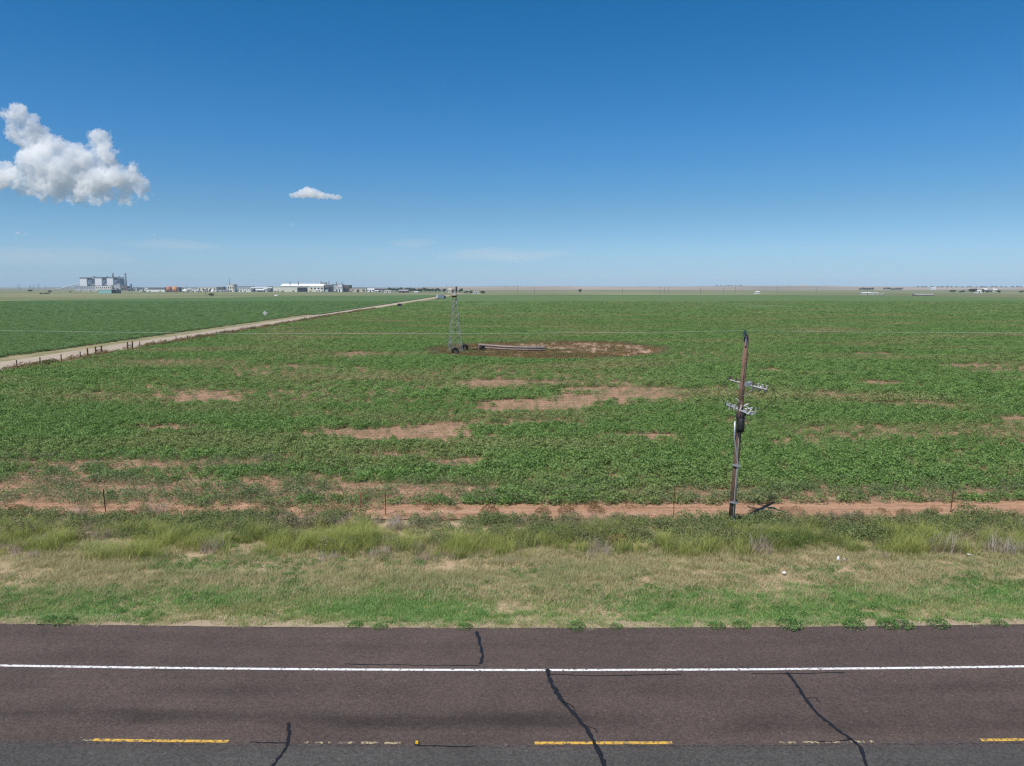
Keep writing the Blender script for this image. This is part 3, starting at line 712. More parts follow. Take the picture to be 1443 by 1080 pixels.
for k, (px, py, s, lb) in enumerate([
    (1070, 778, 1.2, 'grey dead shrub in front of the ditch right of the utility pole'), (1325, 776, 1.3, 'grey dead shrub in the ditch grass at the right'), (1410, 778, 1.3, 'largest grey dead shrub near the right edge of the ditch'),
    (300, 776, 1.1, 'grey dead shrub right of the big yellow grass patch'), (845, 778, 1.0, 'grey dead shrub in front of the tall grass near the middle'), (110, 728, 1.1, 'grey dead shrub left of the leftmost thin post'), (220, 728, 1.2, 'wide grey dead shrub right of the leftmost thin post')]):
    bush('dead_shrub', gry[k % 2], lb, px, py, s, 'dead shrub', 'grey dead shrubs in the ditch')
for k, (px, py, s, lb) in enumerate([
    (135, 787, .95, 'yellow green grass clump at the left end of the big bright patch'), (160, 786, 1.05, 'second yellow green grass clump of the big bright patch at left'), (188, 785, 1.0, 'middle yellow green grass clump of the big bright patch at left'), (210, 783, .9, 'fourth yellow green grass clump of the big bright patch at left'), (228, 786, .8, 'right end yellow green grass clump of the big bright patch'),
    (264, 770, .8, 'small bright grass clump right of the big bright patch'), (470, 780, .8, 'lone yellow green grass clump at the front of the ditch left of centre'), (655, 779, .9, 'tall grass clump in the ditch below the old windmill'), (712, 779, .8, 'tall grass clump between the windmill clump and the middle one'),
    (820, 779, .8, 'tall pale grass clump below the right end of the corral'), (895, 777, .9, 'tall grass clump left of the bright group by the pole'), (985, 778, 1.0, 'bright yellow grass clump left of the utility pole foot'), (1003, 777, .9, 'yellow grass clump nearest the utility pole on its left'),
    (1042, 780, 1.05, 'bright yellow grass clump right in front of the utility pole foot'), (1105, 778, .8, 'yellow green grass clump in the ditch between the pole and the white litter'), (1200, 777, .9, 'yellow green grass clump just right of the white litter'), (1265, 777, 1.0, 'tall bright grass clump in the right part of the ditch'), (1290, 776, .9, 'tall grass clump just right of the tall bright one'), (1360, 776, .8, 'small tall-grass clump near the right end of the ditch')]):
    bush('grass_clump', tgc[k % 3], lb, px, py, s, 'grass clump', 'tall yellow green grass clumps in the ditch')

# thin steel fence along the field track
FY = 37.35
fence = thing('wire_fence', 'thin wire fence on steel posts between ditch and field', 'fence', (0, FY, 0))
fx = [-64.7, -50.1, X_at(141, FY, .5), X_at(543, FY, .5), X_at(950, FY, .5), X_at(1348, FY, .5), 37.0, 51.6]
proto = None
for x in fx:
    if proto is None:
        p = MB(); p.box((0, 0, .62), (.035, .035, 1.5)); p.box((0, -.03, .62), (.012, .03, 1.5)); proto = p.build('post', M['rust'], fence)
    else:
        q = proto.copy(); S.collection.objects.link(q); q.parent = fence; proto = q
    proto.location = (x, float(bend(x)), 0); proto.rotation_euler = (random.uniform(-.04, .04), random.uniform(-.04, .04), 0)
p = MB()
for zz in (.45, .8, 1.15):
    p.tube([(x, float(bend(x)) - .03, zz - .04 * (i % 2)) for i, x in enumerate(np.linspace(-64, 51, 60))], .0025, 4)
p.build('strand', M['rust'], fence)
mk = MB(); mk.tube([(0, 0, -.1), (0, 0, 1.0)], .03, 8); mk.box((0, -.02, .95), (.10, .02, .22))
o = mk.build('marker_post', mat('faded_red_paint', (.36, .12, .09), .7)); x, y = G(508, 722); o.location = (x, y, 0); tag(o, 'short faded red marker post beside the field track', 'marker post')

# litter and road stud
def crumple(name, label, px, py, sx, sz, m, seed):
    b = bmesh.new(); bmesh.ops.create_icosphere(b, subdivisions=3, radius=1); r = random.Random(seed)
    for v in b.verts:
        n = .75 + .5 * float(fbm(v.co.x * 2 + seed, v.co.y * 2 + v.co.z * 3, seed)); v.co *= n
        v.co.x *= sx; v.co.y *= sx * .8; v.co.z = v.co.z * sz + sz * .8
    me = bpy.data.meshes.new(name); b.to_mesh(me); b.free(); me.materials.append(m)
    o = bpy.data.objects.new(name, me); S.collection.objects.link(o); x, y = G(px, py, .1); o.location = (x, y, .05); return tag(o, label, 'litter')
crumple('plastic_bag', 'upright white plastic bag in the dry grass below the ditch', 1181, 789, .06, .12, M['plastic'], 3)
crumple('plastic_bag', 'small pale scrap right beside the upright white bag', 1190, 789, .05, .07, M['porcelain'], 4)
crumple('plastic_bag', 'crumpled white litter lying in the mown grass right of the pole', 1105, 807, .085, .05, M['plastic'], 5)
crumple('plastic_bag', 'flat whitish litter in front of the ditch near the right edge', 1366, 781, .13, .04, M['porcelain'], 6)
st = thing('pavement_marker', 'small yellow reflective road stud on the centre line', 'road stud', (*G(587.5, 1049.5, .1), .11))
p = MB(); p.box((0, 0, .012), (.13, .11, .025), 0, .8); p.build('base', M['rubber'], st)
p = MB(); p.box((0, 0, .055), (.085, .05, .06), 0, .75); p.build('reflector', M['yellow'], st)

# ------------------------------------------------------------------ utility pole
PY = 35.6
PX = X_at(1030, PY, .2)
pole = thing('utility_pole', 'brown wooden utility pole with grey switch gear and conduit', 'utility pole', (PX, PY, 0))
pole.rotation_euler = (R(0.4), R(2.2), 0)
zt = Z_at(472, PY)
p = MB(); p.tube([(0, 0, -.5), (0, 0, 3), (0, 0, 6.5), (0, 0, zt)], [.150, .142, .128, .11], 16)
m_pole = mat('pole_timber', (.155, .095, .07), .9, 0, .35, 5, .4)
p.build('shaft', m_pole, pole, True)
# split and checks on the shaft
p = MB(); p.box((.09, -.085, zt - 1.1), (.018, .018, 2.0)); p.box((-.02, -.137, zt - 2.4), (.014, .012, 1.6)); p.build('split_seam', M['dark'], pole)
# pole-top insulator on its bracket
br = MB(); br.box((-.06, -.14, zt - .28), (.05, .05, .5)); br.box((-.12, -.14, zt - .05), (.16, .05, .04)); bro = br.build('top_bracket', M['galv'], pole)
def insulator(parent, c, m, h=.26, r=.085, axis=(0, 0, 1), name='insulator'):
    prof = [(.03, 0)]
    for k in range(4):
        z = h * (k + .3) / 4.5; prof += [(r, z), (r * .95, z + h * .05), (.035, z + h * .12)]
    prof += [(.035, h), (.05, h + .02), (.05, h + .05)]
    q = MB(); q.lathe(prof, c, 12, axis); return q.build(name, m, parent, True)
insulator(bro, (-.13, -.14, zt - .04), mat('teal_glaze', (.03, .07, .08), .25), .24, .11)
# upper crossarm, seen nearly end on
u = Vector((.59, -.80, -.09)).normalized()
def crossarm(zz, s0, s1, name, m):
    q = MB(); a_, b_ = u * s0, u * s1; q.tube([(a_.x, a_.y, zz + a_.z), (b_.x, b_.y, zz + b_.z)], .052, 4); return q.build(name, m, pole)
z1 = Z_at(541, PY)
off = Vector((.14, -.10, 0))
ca = crossarm(z1, -1.0, 1.2, 'crossarm', M['steel']); ca.location = off
for s in (-.95, -.6, .4, .7, .95, 1.17):
    c = off + u * s; insulator(ca, (c.x - off.x, c.y - off.y, z1 + .03 + c.z), M['greyglaze'] if s > .5 else M['brownglaze'], .13, .045)
q = MB()
for s in (-.5, .6):
    c = u * s; q.tube([(0, -.12, z1 - .6), (c.x + off.x, c.y + off.y, z1 - .03 + c.z)], .014, 6)
q.build('arm_brace', M['galv'], pole)
# cutouts hanging from the arm: pale barrels
for s in (.25, .6, .95):
    c = off + u * s; q = MB(); a = Vector((.35, -.25, .9)).normalized()
    q.tube([(c.x + .06, c.y, z1 - .26), (c.x + .20, c.y - .08, z1 + .02)], .035, 8); co = q.build('cutout', M['porcelain'], pole, True)
    q = MB(); q.tube([(c.x + .10, c.y, z1 - .32), (c.x + .26, c.y - .10, z1)], .014, 6); q.build('fuse_tube', M['brownglaze'], co)
q = MB(); q.box((.24, -.24, z1 + .03), (.36, .25, .20), .3); q.tube([(.1, -.16, z1 + .05), (.3, -.3, z1 + .16)], .05, 8); q.build('switch_box', M['galv'], pole)
# lower bracket with cable terminations
z2 = Z_at(577, PY)
v = Vector((.62, -.78, 0)).normalized()
q = MB(); a, b = v * -.75, v * .55
q.tube([(a.x - .05, a.y, z2 + .12), (b.x - .05, b.y - .1, z2 - .14)], .045, 6); q.tube([(a.x + .18, a.y - .1, z2 + .12), (b.x + .12, b.y - .2, z2 - .14)], .04, 6)
q.tube([(a.x - .05, a.y, z2 + .12), (a.x - .02, a.y, z2 + .32)], .035, 6); q.tube([(b.x, b.y - .12, z2 - .16), (b.x + .26, b.y - .02, z2 - .05)], .04, 6); q.tube([(b.x + .26, b.y - .02, z2 - .05), (b.x + .28, b.y, z2 + .2)], .03, 6)
q.build('cutout_bracket', M['galv'], pole)
for k, s in enumerate((-.65, -.38, -.05, .28, .5)):
    c = v * s; lean = (-.10, .06, .16, .22, .30)[k]
    insulator(pole, (c.x - .02, c.y - .12, z2 - .08), M['greyglaze'] if k % 2 else M['porcelain'], .26, .05, (lean, -.25, 1), 'termination')
q = MB()
for a_, b_, r_ in (((.12, -.14, z2 + .2), (.30, -.22, z2 + .34), .04), ((.16, -.16, z2 + .06), (.42, -.26, z2 + .12), .035), ((-.14, -.12, z2 + .42), (-.30, -.16, z2 + .56), .03), ((.3, -.2, z2 - .1), (.62, -.34, z2 - .02), .025)):
    q = MB(); q.tube([a_, b_], r_, 8); q.build('arrester', M['porcelain'], pole)
# black cables gathered below the terminations
q = MB(); z3 = Z_at(606, PY)
for dx, dy in ((-.12, -.05), (-.05, -.1), (.03, -.11), (.10, -.06), (0, -.17)):
    q.tube([(dx * 2.0, dy - .12, z2 - .12), (dx * 1.4, dy - .13, z2 - .5), (dx * .9, dy - .12, z3)], .05, 8)
q.lathe([(.16, 0), (.20, .2), (.17, .62), (.08, .7)], (.0, -.24, z3 - .05), 12); q.build('cable_bundle', M['rubber'], pole, True)
# conduit riser
zc0, zc1 = Z_at(593, PY), Z_at(640, PY)
q = MB(); q.tube([(-.27, -.16, zc0), (-.24, -.17, (zc0 + zc1) / 2), (-.06, -.20, zc1), (.035, -.205, zc1 - .5), (.05, -.215, .25)], .042, 10); q.build('conduit', M['galv'], pole, True)
for py in (655, 707, 732):
    zz = Z_at(py, PY); q = MB(); q.lathe([(.19, -.03), (.195, 0), (.19, .03)], (.0, -.06, zz), 18); q.box((.05, -.255, zz), (.2, .03, .08)); q.build('conduit_strap', M['galv'], pole)
q = MB(); q.tube([(.02, -.15, .6), (-.02, -.155, z2 - .6)], .012, 5); q.build('ground_wire', M['wire'], pole)
# jumper leads, dark, bowed out either side
q = MB(); e = off + u * -.95
q.tube([(e.x, e.y, z1 + .28), (e.x - .35, e.y - .15, z1 - .05), (-.62, -.1, z1 - .75), (-.5, -.1, z2 + .35), (-.2, -.2, z2 + .25)], .011, 5)
q.tube([(e.x - .1, e.y, z1 + .2), (e.x - .62, e.y - .1, z1 - .3), (-.92, -.1, z1 - .85), (-.72, -.1, z2 + .15), (-.42, -.15, z2 + .1)], .011, 5)
e = off + u * 1.15
q.tube([(e.x, e.y, z1 + .28), (e.x + .4, e.y + .1, z1 - .1), (e.x + .36, e.y + .3, z1 - .75), (.85, -.5, z2 - .05), (.35, -.3, z2 + .02)], .011, 5)
e = off + u * .8
q.tube([(e.x, e.y, z1 + .28), (e.x + .65, e.y, z1 + .05), (e.x + .85, e.y + .1, z1 - .6), (1.0, -.3, z2 + .1), (.4, -.28, z2 + .05)], .009, 5)
q.build('jumper_lead', M['rubber'], pole)
q = MB(); ins = (PX - .13 + zt * math.sin(R(2.2)), PY - .14, zt + .21)
pts = []
for px, py in ((-700, 459), (-300, 462), (0, 466), (150, 468.2), (320, 470), (470, 470.5), (620, 470.3), (760, 469.6), (900, 468.8)):
    pts.append((X_at(px, PY - .14, 10), PY - .14, Z_at(py, PY - .14)))
pts.append(ins)
for px, py in ((1200, 468.2), (1443, 469.2), (1800, 468), (2200, 463)): pts.append((X_at(px, PY - .14, 10), PY - .14, Z_at(py, PY - .14)))
q.tube(pts, .005, 5); o = q.build('power_line', M['wire']); tag(o, 'thin overhead wire crossing the field at the pole top', 'power line')

# ------------------------------------------------------------------ old windmill tower
wx, wy = G(641.5, 497.5)
mill = thing('windmill_tower', 'old steel lattice windmill tower without its wheel', 'windmill', (wx, wy, 0), R(14))
zp, zh = Z_at(417, wy), Z_at(405, wy)
hb, ht_ = 1.28, .26
ztop = zp - .1
def leg_at(i, z):
    s = hb + (ht_ - hb) * z / ztop; return Vector(((-s, s, s, -s)[i], (-s, -s, s, s)[i], z))
for i in range(4):
    q = MB(); q.tube([leg_at(i, 0) - Vector((0, 0, .3)), leg_at(i, ztop)], [.042, .03], 4); q.build('leg', M['steel'], mill)
for z in (1.9, 3.9, 5.7, 7.2, 8.5, 9.5):
    q = MB()
    for i in range(4): q.tube([leg_at(i, z), leg_at((i + 1) % 4, z)], .026, 4)
    q.build('girt', M['steel'], mill)
q = MB(); lv = [.2, 1.9, 3.9, 5.7, 7.2, 8.5, 9.5]
for a, b in zip(lv, lv[1:]):
    for i in range(4):
        q.tube([leg_at(i, a), leg_at((i + 1) % 4, b)], .014, 4); q.tube([leg_at((i + 1) % 4, a), leg_at(i, b)], .014, 4)
q.build('cross_brace', M['steel'], mill)
q = MB(); q.tube([(.05, 0, .2), (.05, 0, zp)], .025, 6); q.build('pump_rod', M['rust'], mill)
q = MB(); q.box((-.12, 0, zp), (1.25, 1.0, .10)); q.box((-.1, 0, zp - .16), (.8, .7, .2)); q.build('platform', M['rust'], mill)
q = MB(); q.box((-.05, 0, zp + .32), (.34, .34, .5), 0, .75); q.tube([(-.05, 0, zp + .5), (-.05, 0, zp + .8)], .06, 8); q.build('gearbox', M['porcelain'], mill)
q = MB(); q.tube([(.22, 0, zp - 1.0), (.33, .05, zh - .8)], .045, 6); q.box((.36, .2, zh - .35), (.14, .75, .95), .15, .8); q.build('tail_vane', M['dark'], mill)
q = MB(); q.box((.34, -.12, zp - 1.1), (.10, .05, .9), .1); q.box((.38, -.1, zp - .55), (.06, .04, .35)); q.build('furl_lever', M['porcelain'], mill)
q = MB(); q.box((hb * .62, -.2, 5.9), (.3, .25, .22)); q.build('bracket', M['dark'], mill)

def tyre(name, label, x, y, rad, wd, lean, turn):
    o = thing(name, label, 'tyre', (x, y, 0)); o.rotation_euler = (R(lean), 0, R(turn))
    n, prof = 28, []
    ro, ri, w2 = rad, rad * .38, wd / 2
    sec = [(ri, -w2 * .7), (rad * .8, -w2), (ro * .97, -w2 * .85), (ro, -w2 * .4), (ro, w2 * .4), (ro * .97, w2 * .85), (rad * .8, w2), (ri, w2 * .7), (ri * 1.05, 0)]
    V, Fs = [], []
    for k in range(n):
        a = 2 * math.pi * k / n
        for r_, t in sec: V.append((r_ * math.cos(a), t, rad + r_ * math.sin(a)))
    s = len(sec)
    for k in range(n):
        for j in range(s): Fs.append((k * s + j, k * s + (j + 1) % s, ((k + 1) % n) * s + (j + 1) % s, ((k + 1) % n) * s + j))
    q = MB(); q.add(V, Fs); q.build('casing', M['rubber'], o, True)
    q = MB()
    for k in range(24):
        a = 2 * math.pi * k / 24
        for sgn in (-1, 1):
            c = (rad * 1.005 * math.cos(a + sgn * .06), sgn * w2 * .45, rad + rad * 1.005 * math.sin(a + sgn * .06)); q.box(c, (.07, w2 * .8, .07), sgn * .3)
    q.build('tread', M['rubber'], o)
    return o
x, y = G(641.5, 500.5); tyre('old_tyre', 'large black tractor tyre leaning under the windmill tower', x, y, .68, .55, -14, 12)
x, y = G(655.5, 495); tyre('old_tyre', 'black tractor tyre standing just right of the windmill legs', x, y, .66, .5, 8, -20)
x, y = G(680, 495.5); tyre('old_tyre', 'black tractor tyre at the left end of the plank corral', x, y, .55, .6, -10, 35)
# plank corral, weathered and curved
co = thing('corral_fence', 'curved weathered plank corral fence inside the dry clearing', 'fence', (*G(722, 497.2), 0))
ox, oy = co.location.x, co.location.y
pts = [(674, 493.4), (690, 494.6), (713, 496.2), (728, 497.0), (744, 497.4), (756, 497.4), (768, 497.2)]
P2 = [(G(a, b)[0] - ox, G(a, b)[1] - oy) for a, b in pts]
for x, y in P2:
    q = MB(); q.box((x, y + .12, .62), (.22, .2, 1.5)); q.build('post', M['wood_post'], co)
for (x0, y0), (x1, y1) in zip(P2, P2[1:]):
    L = math.hypot(x1 - x0, y1 - y0); a = math.atan2(y1 - y0, x1 - x0)
    for zz, hh in ((.16, .24), (.62, .13), (1.12, .24)):
        if random.random() < .06: continue
        q = MB(); q.box(((x0 + x1) / 2, (y0 + y1) / 2 - .03, zz + random.uniform(-.04, .04)), (L * .995, .045, hh), a); q.build('rail', M['wood_grey'], co)
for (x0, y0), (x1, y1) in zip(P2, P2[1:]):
    L = math.hypot(x1 - x0, y1 - y0); q = MB(); q.box(((x0 + x1) / 2, (y0 + y1) / 2 + .06, .62), (L * .98, .04, .62), math.atan2(y1 - y0, x1 - x0)); q.build('shade_panel', M['wood_post'], co)  # dark panels added behind the rails, their colour standing in for the shaded band
q = MB(); (x0, y0), (x1, y1) = P2[-1], (P2[-1][0] - .6, P2[-1][1] + 4)
for zz in (.3, .7, 1.1): q.box(((x0 + x1) / 2, (y0 + y1) / 2, zz), (4.0, .045, .2), math.atan2(y1 - y0, x1 - x0))
q.build('return_rail', M['wood_grey'], co)

# ------------------------------------------------------------------ fence along the dirt road
rf = thing('pasture_fence', 'wooden post and wire fence beside the dirt road', 'fence', (0, 0, 0))
def fence_y(px): return 70.6 / ((721.5 - px) / 1025.0 - .0205)
posts = [(-60, 1), (-22, 1), (20, 1.1), (53, 1.05), (83.5, 1), (111, 1), (121.5, 1.25), (133, 1.3), (142, 1.3), (178.5, 1.3), (185.5, 1.3), (196, 1.15), (215, 1), (233, .8), (248, 1.15), (264, 1.0), (279, .8), (292, .9), (305, .8), (317, .85), (329, .8), (340, .8), (350, .8), (361, .8), (371, .8), (381, .8), (390, .8), (399, .9), (407, .8), (415, .8), (423, .8), (430, 1), (437, .8), (444, .8), (451, .8), (457, .8)]
tops = []
for px, h in posts:
    Yp = fence_y(px); xp = RX(-70.6, Yp); h *= 1.35
    big = h > 1.6
    q = MB(); q.tube([(0, 0, -.2), (random.uniform(-.07, .07), 0, h)], .13 if big else .085, 7); o = q.build('post', M['wood_post'], rf); o.location = (xp, Yp, 0); tops.append((xp, Yp, min(h, 1.3)))
for a, b in ((133, 142), (178.5, 185.5)):
    ya, yb = fence_y(a), fence_y(b); q = MB(); q.tube([(RX(-70.6, ya), ya, 1.1), (RX(-70.6, yb), yb, 1.1)], .08, 6); q.build('brace_rail', M['wood_post'], rf)
q = MB()
for zz in (.35, .75, 1.1): q.tube([(x, y, zz) for x, y, h in tops], .006, 4)
q.build('strand', M['steel'], rf)
# stub markers on the field side, sign and vehicles on the dirt road
sg = thing('road_sign', 'diamond road sign seen from its pale back beside the dirt road', 'road sign', (RX(-85.2, 268), 268, 0), R(8))
q = MB(); q.tube([(0, .05, -.3), (0, .05, 3.3)], .05, 6); q.build('sign_post', M['galv'], sg)
q = MB(); q.box((0, 0, 0), (1.25, .03, 1.25)); o = q.build('sign_panel', M['porcelain'], sg); o.rotation_euler = (0, R(45), 0); o.location = (0, 0, 2.85)
def wheel(parent, c, r=.42, w_=.28):
    q = MB(); q.lathe([(r * .6, -w_ / 2), (r, -w_ / 2), (r, w_ / 2), (r * .6, w_ / 2)], (0, 0, 0), 16, (1, 0, 0)); o = q.build('wheel', M['rubber'], parent, True); o.location = c
    q = MB(); q.lathe([(r * .1, -w_ * .52), (r * .58, -w_ * .5), (r * .58, w_ * .5), (r * .1, w_ * .52)], (0, 0, 0), 12, (1, 0, 0)); q.build('rim', M['galv'], o, True)
vy = 455
tk = thing('farm_truck', 'dark red farm truck driving on the dirt road', 'truck', (X_at(563.5, vy), vy, .08), R(1.2))
q = MB(); q.box((0, 0, .95), (2.3, 5.6, .7)); q.box((0, -1.4, 1.65), (2.3, 2.6, .7)); q.build('body', M['carpaint'], tk)
q = MB(); q.box((0, 1.0, 1.75), (2.15, 1.9, 1.0), 0, .88); cab = q.build('cab', M['carpaint'], tk)
q = MB(); q.box((0, .035, 1.95), (1.7, .06, .45)); q.build('rear_window', M['glass'], cab)
q = MB(); q.box((0, -2.85, .62), (2.3, .12, .25)); q.build('bumper', M['galv'], tk)
for sx in (-1, 1):
    q = MB(); q.box((sx * .98, -2.83, 1.3), (.18, .05, .3)); q.build('tail_light', M['red'], tk)
    for sy in (-1.8, 1.8): wheel(tk, (sx * 1.0, sy, .42))
q = MB(); q.box((-1.18, -.6, 1.3), (.05, 1.6, .9)); q.build('toolbox', M['porcelain'], tk)
vy = 800
tr = thing('livestock_truck', 'pale box truck far up the dirt road near the trees', 'truck', (X_at(622, vy), vy, .08), R(-52))
q = MB(); q.box((0, -1.5, 2.75), (2.6, 8.0, 3.6)); q.build('cargo_box', mat('pale_lilac_sheet', (.52, .50, .56), .6), tr)
q = MB(); q.box((0, -1.5, .85), (1.0, 9.5, .25)); q.build('chassis', M['dark'], tr)
q = MB(); q.box((0, 4.0, 2.0), (2.4, 2.4, 2.4), 0, .86); cab = q.build('cab', M['carpaint'], tr)
q = MB(); q.box((0, 5.1, 2.55), (1.9, .12, .8)); q.build('windscreen', M['glass'], cab)
for sx in (-1, 1):
    for sy in (-4.6, -3.4, 3.9): wheel(tr, (sx * 1.15, sy, .5), .5, .3)

# ------------------------------------------------------------------ distant buildings
def bld(name, label, cat, px0, px1, ytop, D, depth, wall, roof, kind='flat', doors=(), windows=0, group=None, zb=0.0, rz=0.0):
    zt_ = Z_at(ytop, D); X0, X1 = X_at(px0, D, zt_ / 2), X_at(px1, D, zt_ / 2); W = X1 - X0; h = zt_ - zb
    o = thing(name, label, cat, ((X0 + X1) / 2, D, zb), rz, group)
    rh = h * .28 if kind == 'gable' else h * .07
    q = MB(); q.box((0, depth / 2, (h - rh) / 2 - .5), (W, depth, h - rh + 1)); q.build('wall', wall, o)
    q = MB(); zz = h - rh
    if kind == 'gable':
        ov = .02 * W + .3
        a, b = -W / 2 - ov, W / 2 + ov
        q.add([(a, -.6, zz), (b, -.6, zz), (b, depth + .6, zz), (a, depth + .6, zz), (a, depth / 2, h), (b, depth / 2, h)], [(0, 1, 5, 4), (2, 3, 4, 5), (0, 4, 3), (1, 2, 5), (3, 2, 1, 0)])
    else: q.box((0, depth / 2, zz + rh / 2 + .02), (W + .8, depth + .8, rh))
    ro = q.build('roof', roof, o)
    for a, b, c in doors:
        q = MB(); q.box((-W / 2 + W * (a + b) / 2, -.1, (h - rh) * c / 2), (W * (b - a), .5, (h - rh) * c)); q.build('door', M['black'], o)
    for k in range(windows):
        q = MB(); q.box((-W / 2 + W * (k + .5) / windows, -.08, (h - rh) * .6), (W / windows * .45, .3, (h - rh) * .28)); q.build('window', M['glass'], o)
    return o, W, h
def vstack(name, label, px, ytop, D, r, m, zb=0, group=None, cat='chimney'):
    zt_ = Z_at(ytop, D); o = thing(name, label, cat, (X_at(px, D, zt_ / 2), D + r, zb), 0, group)
    q = MB(); h = zt_ - zb; q.lathe([(r * 1.25, -.5), (r * 1.1, h * .4), (r, h * .93)], (0, 0, 0), 14); q.build('shaft', m, o, True)
    q = MB(); q.lathe([(r * 1.12, h * .93), (r * 1.12, h * .965), (r * .9, h)], (0, 0, 0), 14); q.build('rim', M['darkgrey'], o, True)
    return o
DP = 3500.0
for k, (a, b, c, lb) in enumerate([(113, 122.4, 133.6, 'leftmost tall white boiler house of the power plant'), (134, 143.6, 150.4, 'middle tall white boiler house of the power plant'), (150.8, 159.5, 168, 'right tall white boiler house under the short chimney')]):
    zt_ = Z_at(391.3 if k else 391.8, DP); o = thing('boiler_house', lb, 'boiler house', (X_at(a, DP, 30), DP, 0), 0, 'boiler houses of the power plant')
    W1 = X_at(b, DP, 30) - X_at(a, DP, 30); W2 = X_at(c, DP, 30) - X_at(b, DP, 30); zm = Z_at(402.3, DP)
    q = MB(); q.box((W1 / 2, 22, zt_ / 2 - .5), (W1, 44, zt_ + 1)); q.build('clad_tower', M['white'], o)
    q = MB(); q.box((W1 + W2 / 2, 30, zt_ / 2 - 2), (W2 - .4, 40, zt_ - 3)); fr = q.build('steel_frame', M['darkgrey'], o)
    q = MB()
    for zz in (.45, .62, .8): q.box((W1 + W2 / 2, 9.6, zt_ * zz), (W2 - 1, 1.0, 2.0))
    for t in (.25, .55, .85): q.box((W1 + W2 * t, 9.3, zt_ * .68), (1.2, .8, zt_ * .55))
    q.build('girder', M['grey'], fr)
    q = MB(); q.box((W1 + W2 * .28, 8.7, zt_ * .74), (W2 * .45, 2, zt_ * .14)); q.box((W1 + W2 * .12, 8.5, zt_ * .62), (W2 * .2, 2, zt_ * .2)); q.build('duct', M['white'], fr)
    q = MB(); q.box(((W1 + W2) / 2, 24, zt_ + .9), (W1 + W2 + 2, 52, 2.6)); q.build('roof', M['darkgrey'], o)
    q = MB(); q.box((W1 + W2 * .55, 25, zt_ + 4.5), (8 if k == 0 else 4, 12, 7 if k == 0 else 4)); q.build('roof_house', M['grey'], o)
bld('turbine_hall', 'long pale low hall in front of the left boiler houses', 'power hall', 105, 134, 403.2, DP - 70, 60, M['grey'], M['darkgrey'], 'flat', (), 9)
bld('turbine_hall', 'white low hall in front of the middle and right boiler houses', 'power hall', 134.3, 157.3, 402.6, DP - 75, 60, M['cream'], M['darkgrey'], 'flat', (), 8)
bld('switch_hall', 'blue grey low block at the right end of the power plant', 'power hall', 157.8, 169.5, 401.5, DP - 60, 50, M['grey'], M['grey'], 'flat', ((.1, .3, .5), (.5, .8, .4)))
vstack('chimney', 'short dark chimney on the roof of the right boiler house', 159.2, 385, DP + 20, 3.0, M['darkgrey'], Z_at(391, DP))
vstack('chimney', 'tall dark free standing chimney right of the power plant', 176.8, 385.2, DP - 20, 3.6, M['darkgrey'])
vstack('vent_tower', 'short grey vent tower right of the tall chimney', 184.5, 400.2, DP, 3.4, M['grey'], 0, None, 'tower')
bld('plant_shed', 'dark reddish low shed at the foot of the tall chimney', 'shed', 169.8, 179, 403.4, DP - 90, 30, M['brickred'], M['darkgrey'], 'flat', ((.2, .4, .6), (.6, .8, .6)))
# inclined conveyor
cv = thing('coal_conveyor', 'inclined grey coal conveyor rising to the power plant from the left', 'conveyor', (X_at(78, DP), DP + 10, 0))
xa, xb = 0, X_at(112, DP) - X_at(78, DP); za, zb_ = Z_at(408.2, DP), Z_at(400, DP)
q = MB(); q.tube([(xa, 0, za), (xb, 0, zb_)], 2.2, 4); q.build('gallery', M['grey'], cv)
for t in (.25, .45, .65, .85):
    q = MB(); x = xa + (xb - xa) * t; z = za + (zb_ - za) * t; q.tube([(x - 3, 0, -.5), (x, 0, z - 1.5)], .5, 4); q.tube([(x + 3, 0, -.5), (x, 0, z - 1.5)], .5, 4); q.build('trestle', M['grey'], cv)
bld('metal_shed', 'pale teal metal shed with a dark open end before the power plant', 'shed', 138.7, 157, 408.2, 1640, 22, M['teal'], M['grey'], 'flat')
bld('shed_annex', 'black open bay at the right end of the teal shed', 'shed', 157.4, 163.7, 408.1, 1642, 20, M['darkgrey'], M['grey'], 'flat', ((.08, .95, .9),))
bld('low_building', 'long low pinkish grey building left of the teal shed', 'building', 112, 137, 409.4, 2500, 25, M['tan'], M['grey'], 'flat', ((.05, .12, .7), (.6, .7, .7)))
bld('warehouse', 'long dark low warehouse between power plant and orange tanks', 'warehouse', 195, 232, 405.2, 2700, 40, M['darkgrey'], M['grey'], 'flat')
bld('warehouse', 'long white low warehouse just left of the red tank', 'warehouse', 203, 232.3, 408.3, 2300, 25, M['white'], M['cream'], 'flat')
bld('office_block', 'small white block above the long white warehouse', 'building', 204, 207.8, 405.8, 2600, 12, M['white'], M['white'], 'flat', (), 2)
bld('site_hut', 'small cream hut left of the long white warehouse', 'hut', 196, 200.5, 408.8, 2200, 10, M['cream'], M['grey'], 'gable', ((.4, .6, .6),))
def tank(label, px0, px1, ytop, D, m, dome=False):
    zt_ = Z_at(ytop, D); r = (X_at(px1, D) - X_at(px0, D)) / 2; o = thing('storage_tank', label, 'tank', (X_at((px0 + px1) / 2, D, 5), D + r, 0))
    q = MB(); q.lathe([(r, -.5), (r, zt_ * (.5 if dome else .93))], (0, 0, 0), 28); q.build('shell', m, o, True)
    q = MB(); z0 = zt_ * (.5 if dome else .93)
    q.lathe([(r * 1.01, z0)] + [(r * math.cos(a), z0 + (zt_ - z0) * math.sin(a)) for a in (.2, .5, .8, 1.1, 1.4)], (0, 0, 0), 28); q.build('roof', m, o, True)
    q = MB(); q.box((r * .75, -r * .72, zt_ * .45), (.6, .4, zt_ * .9)); q.build('ladder', M['grey'], o); return o
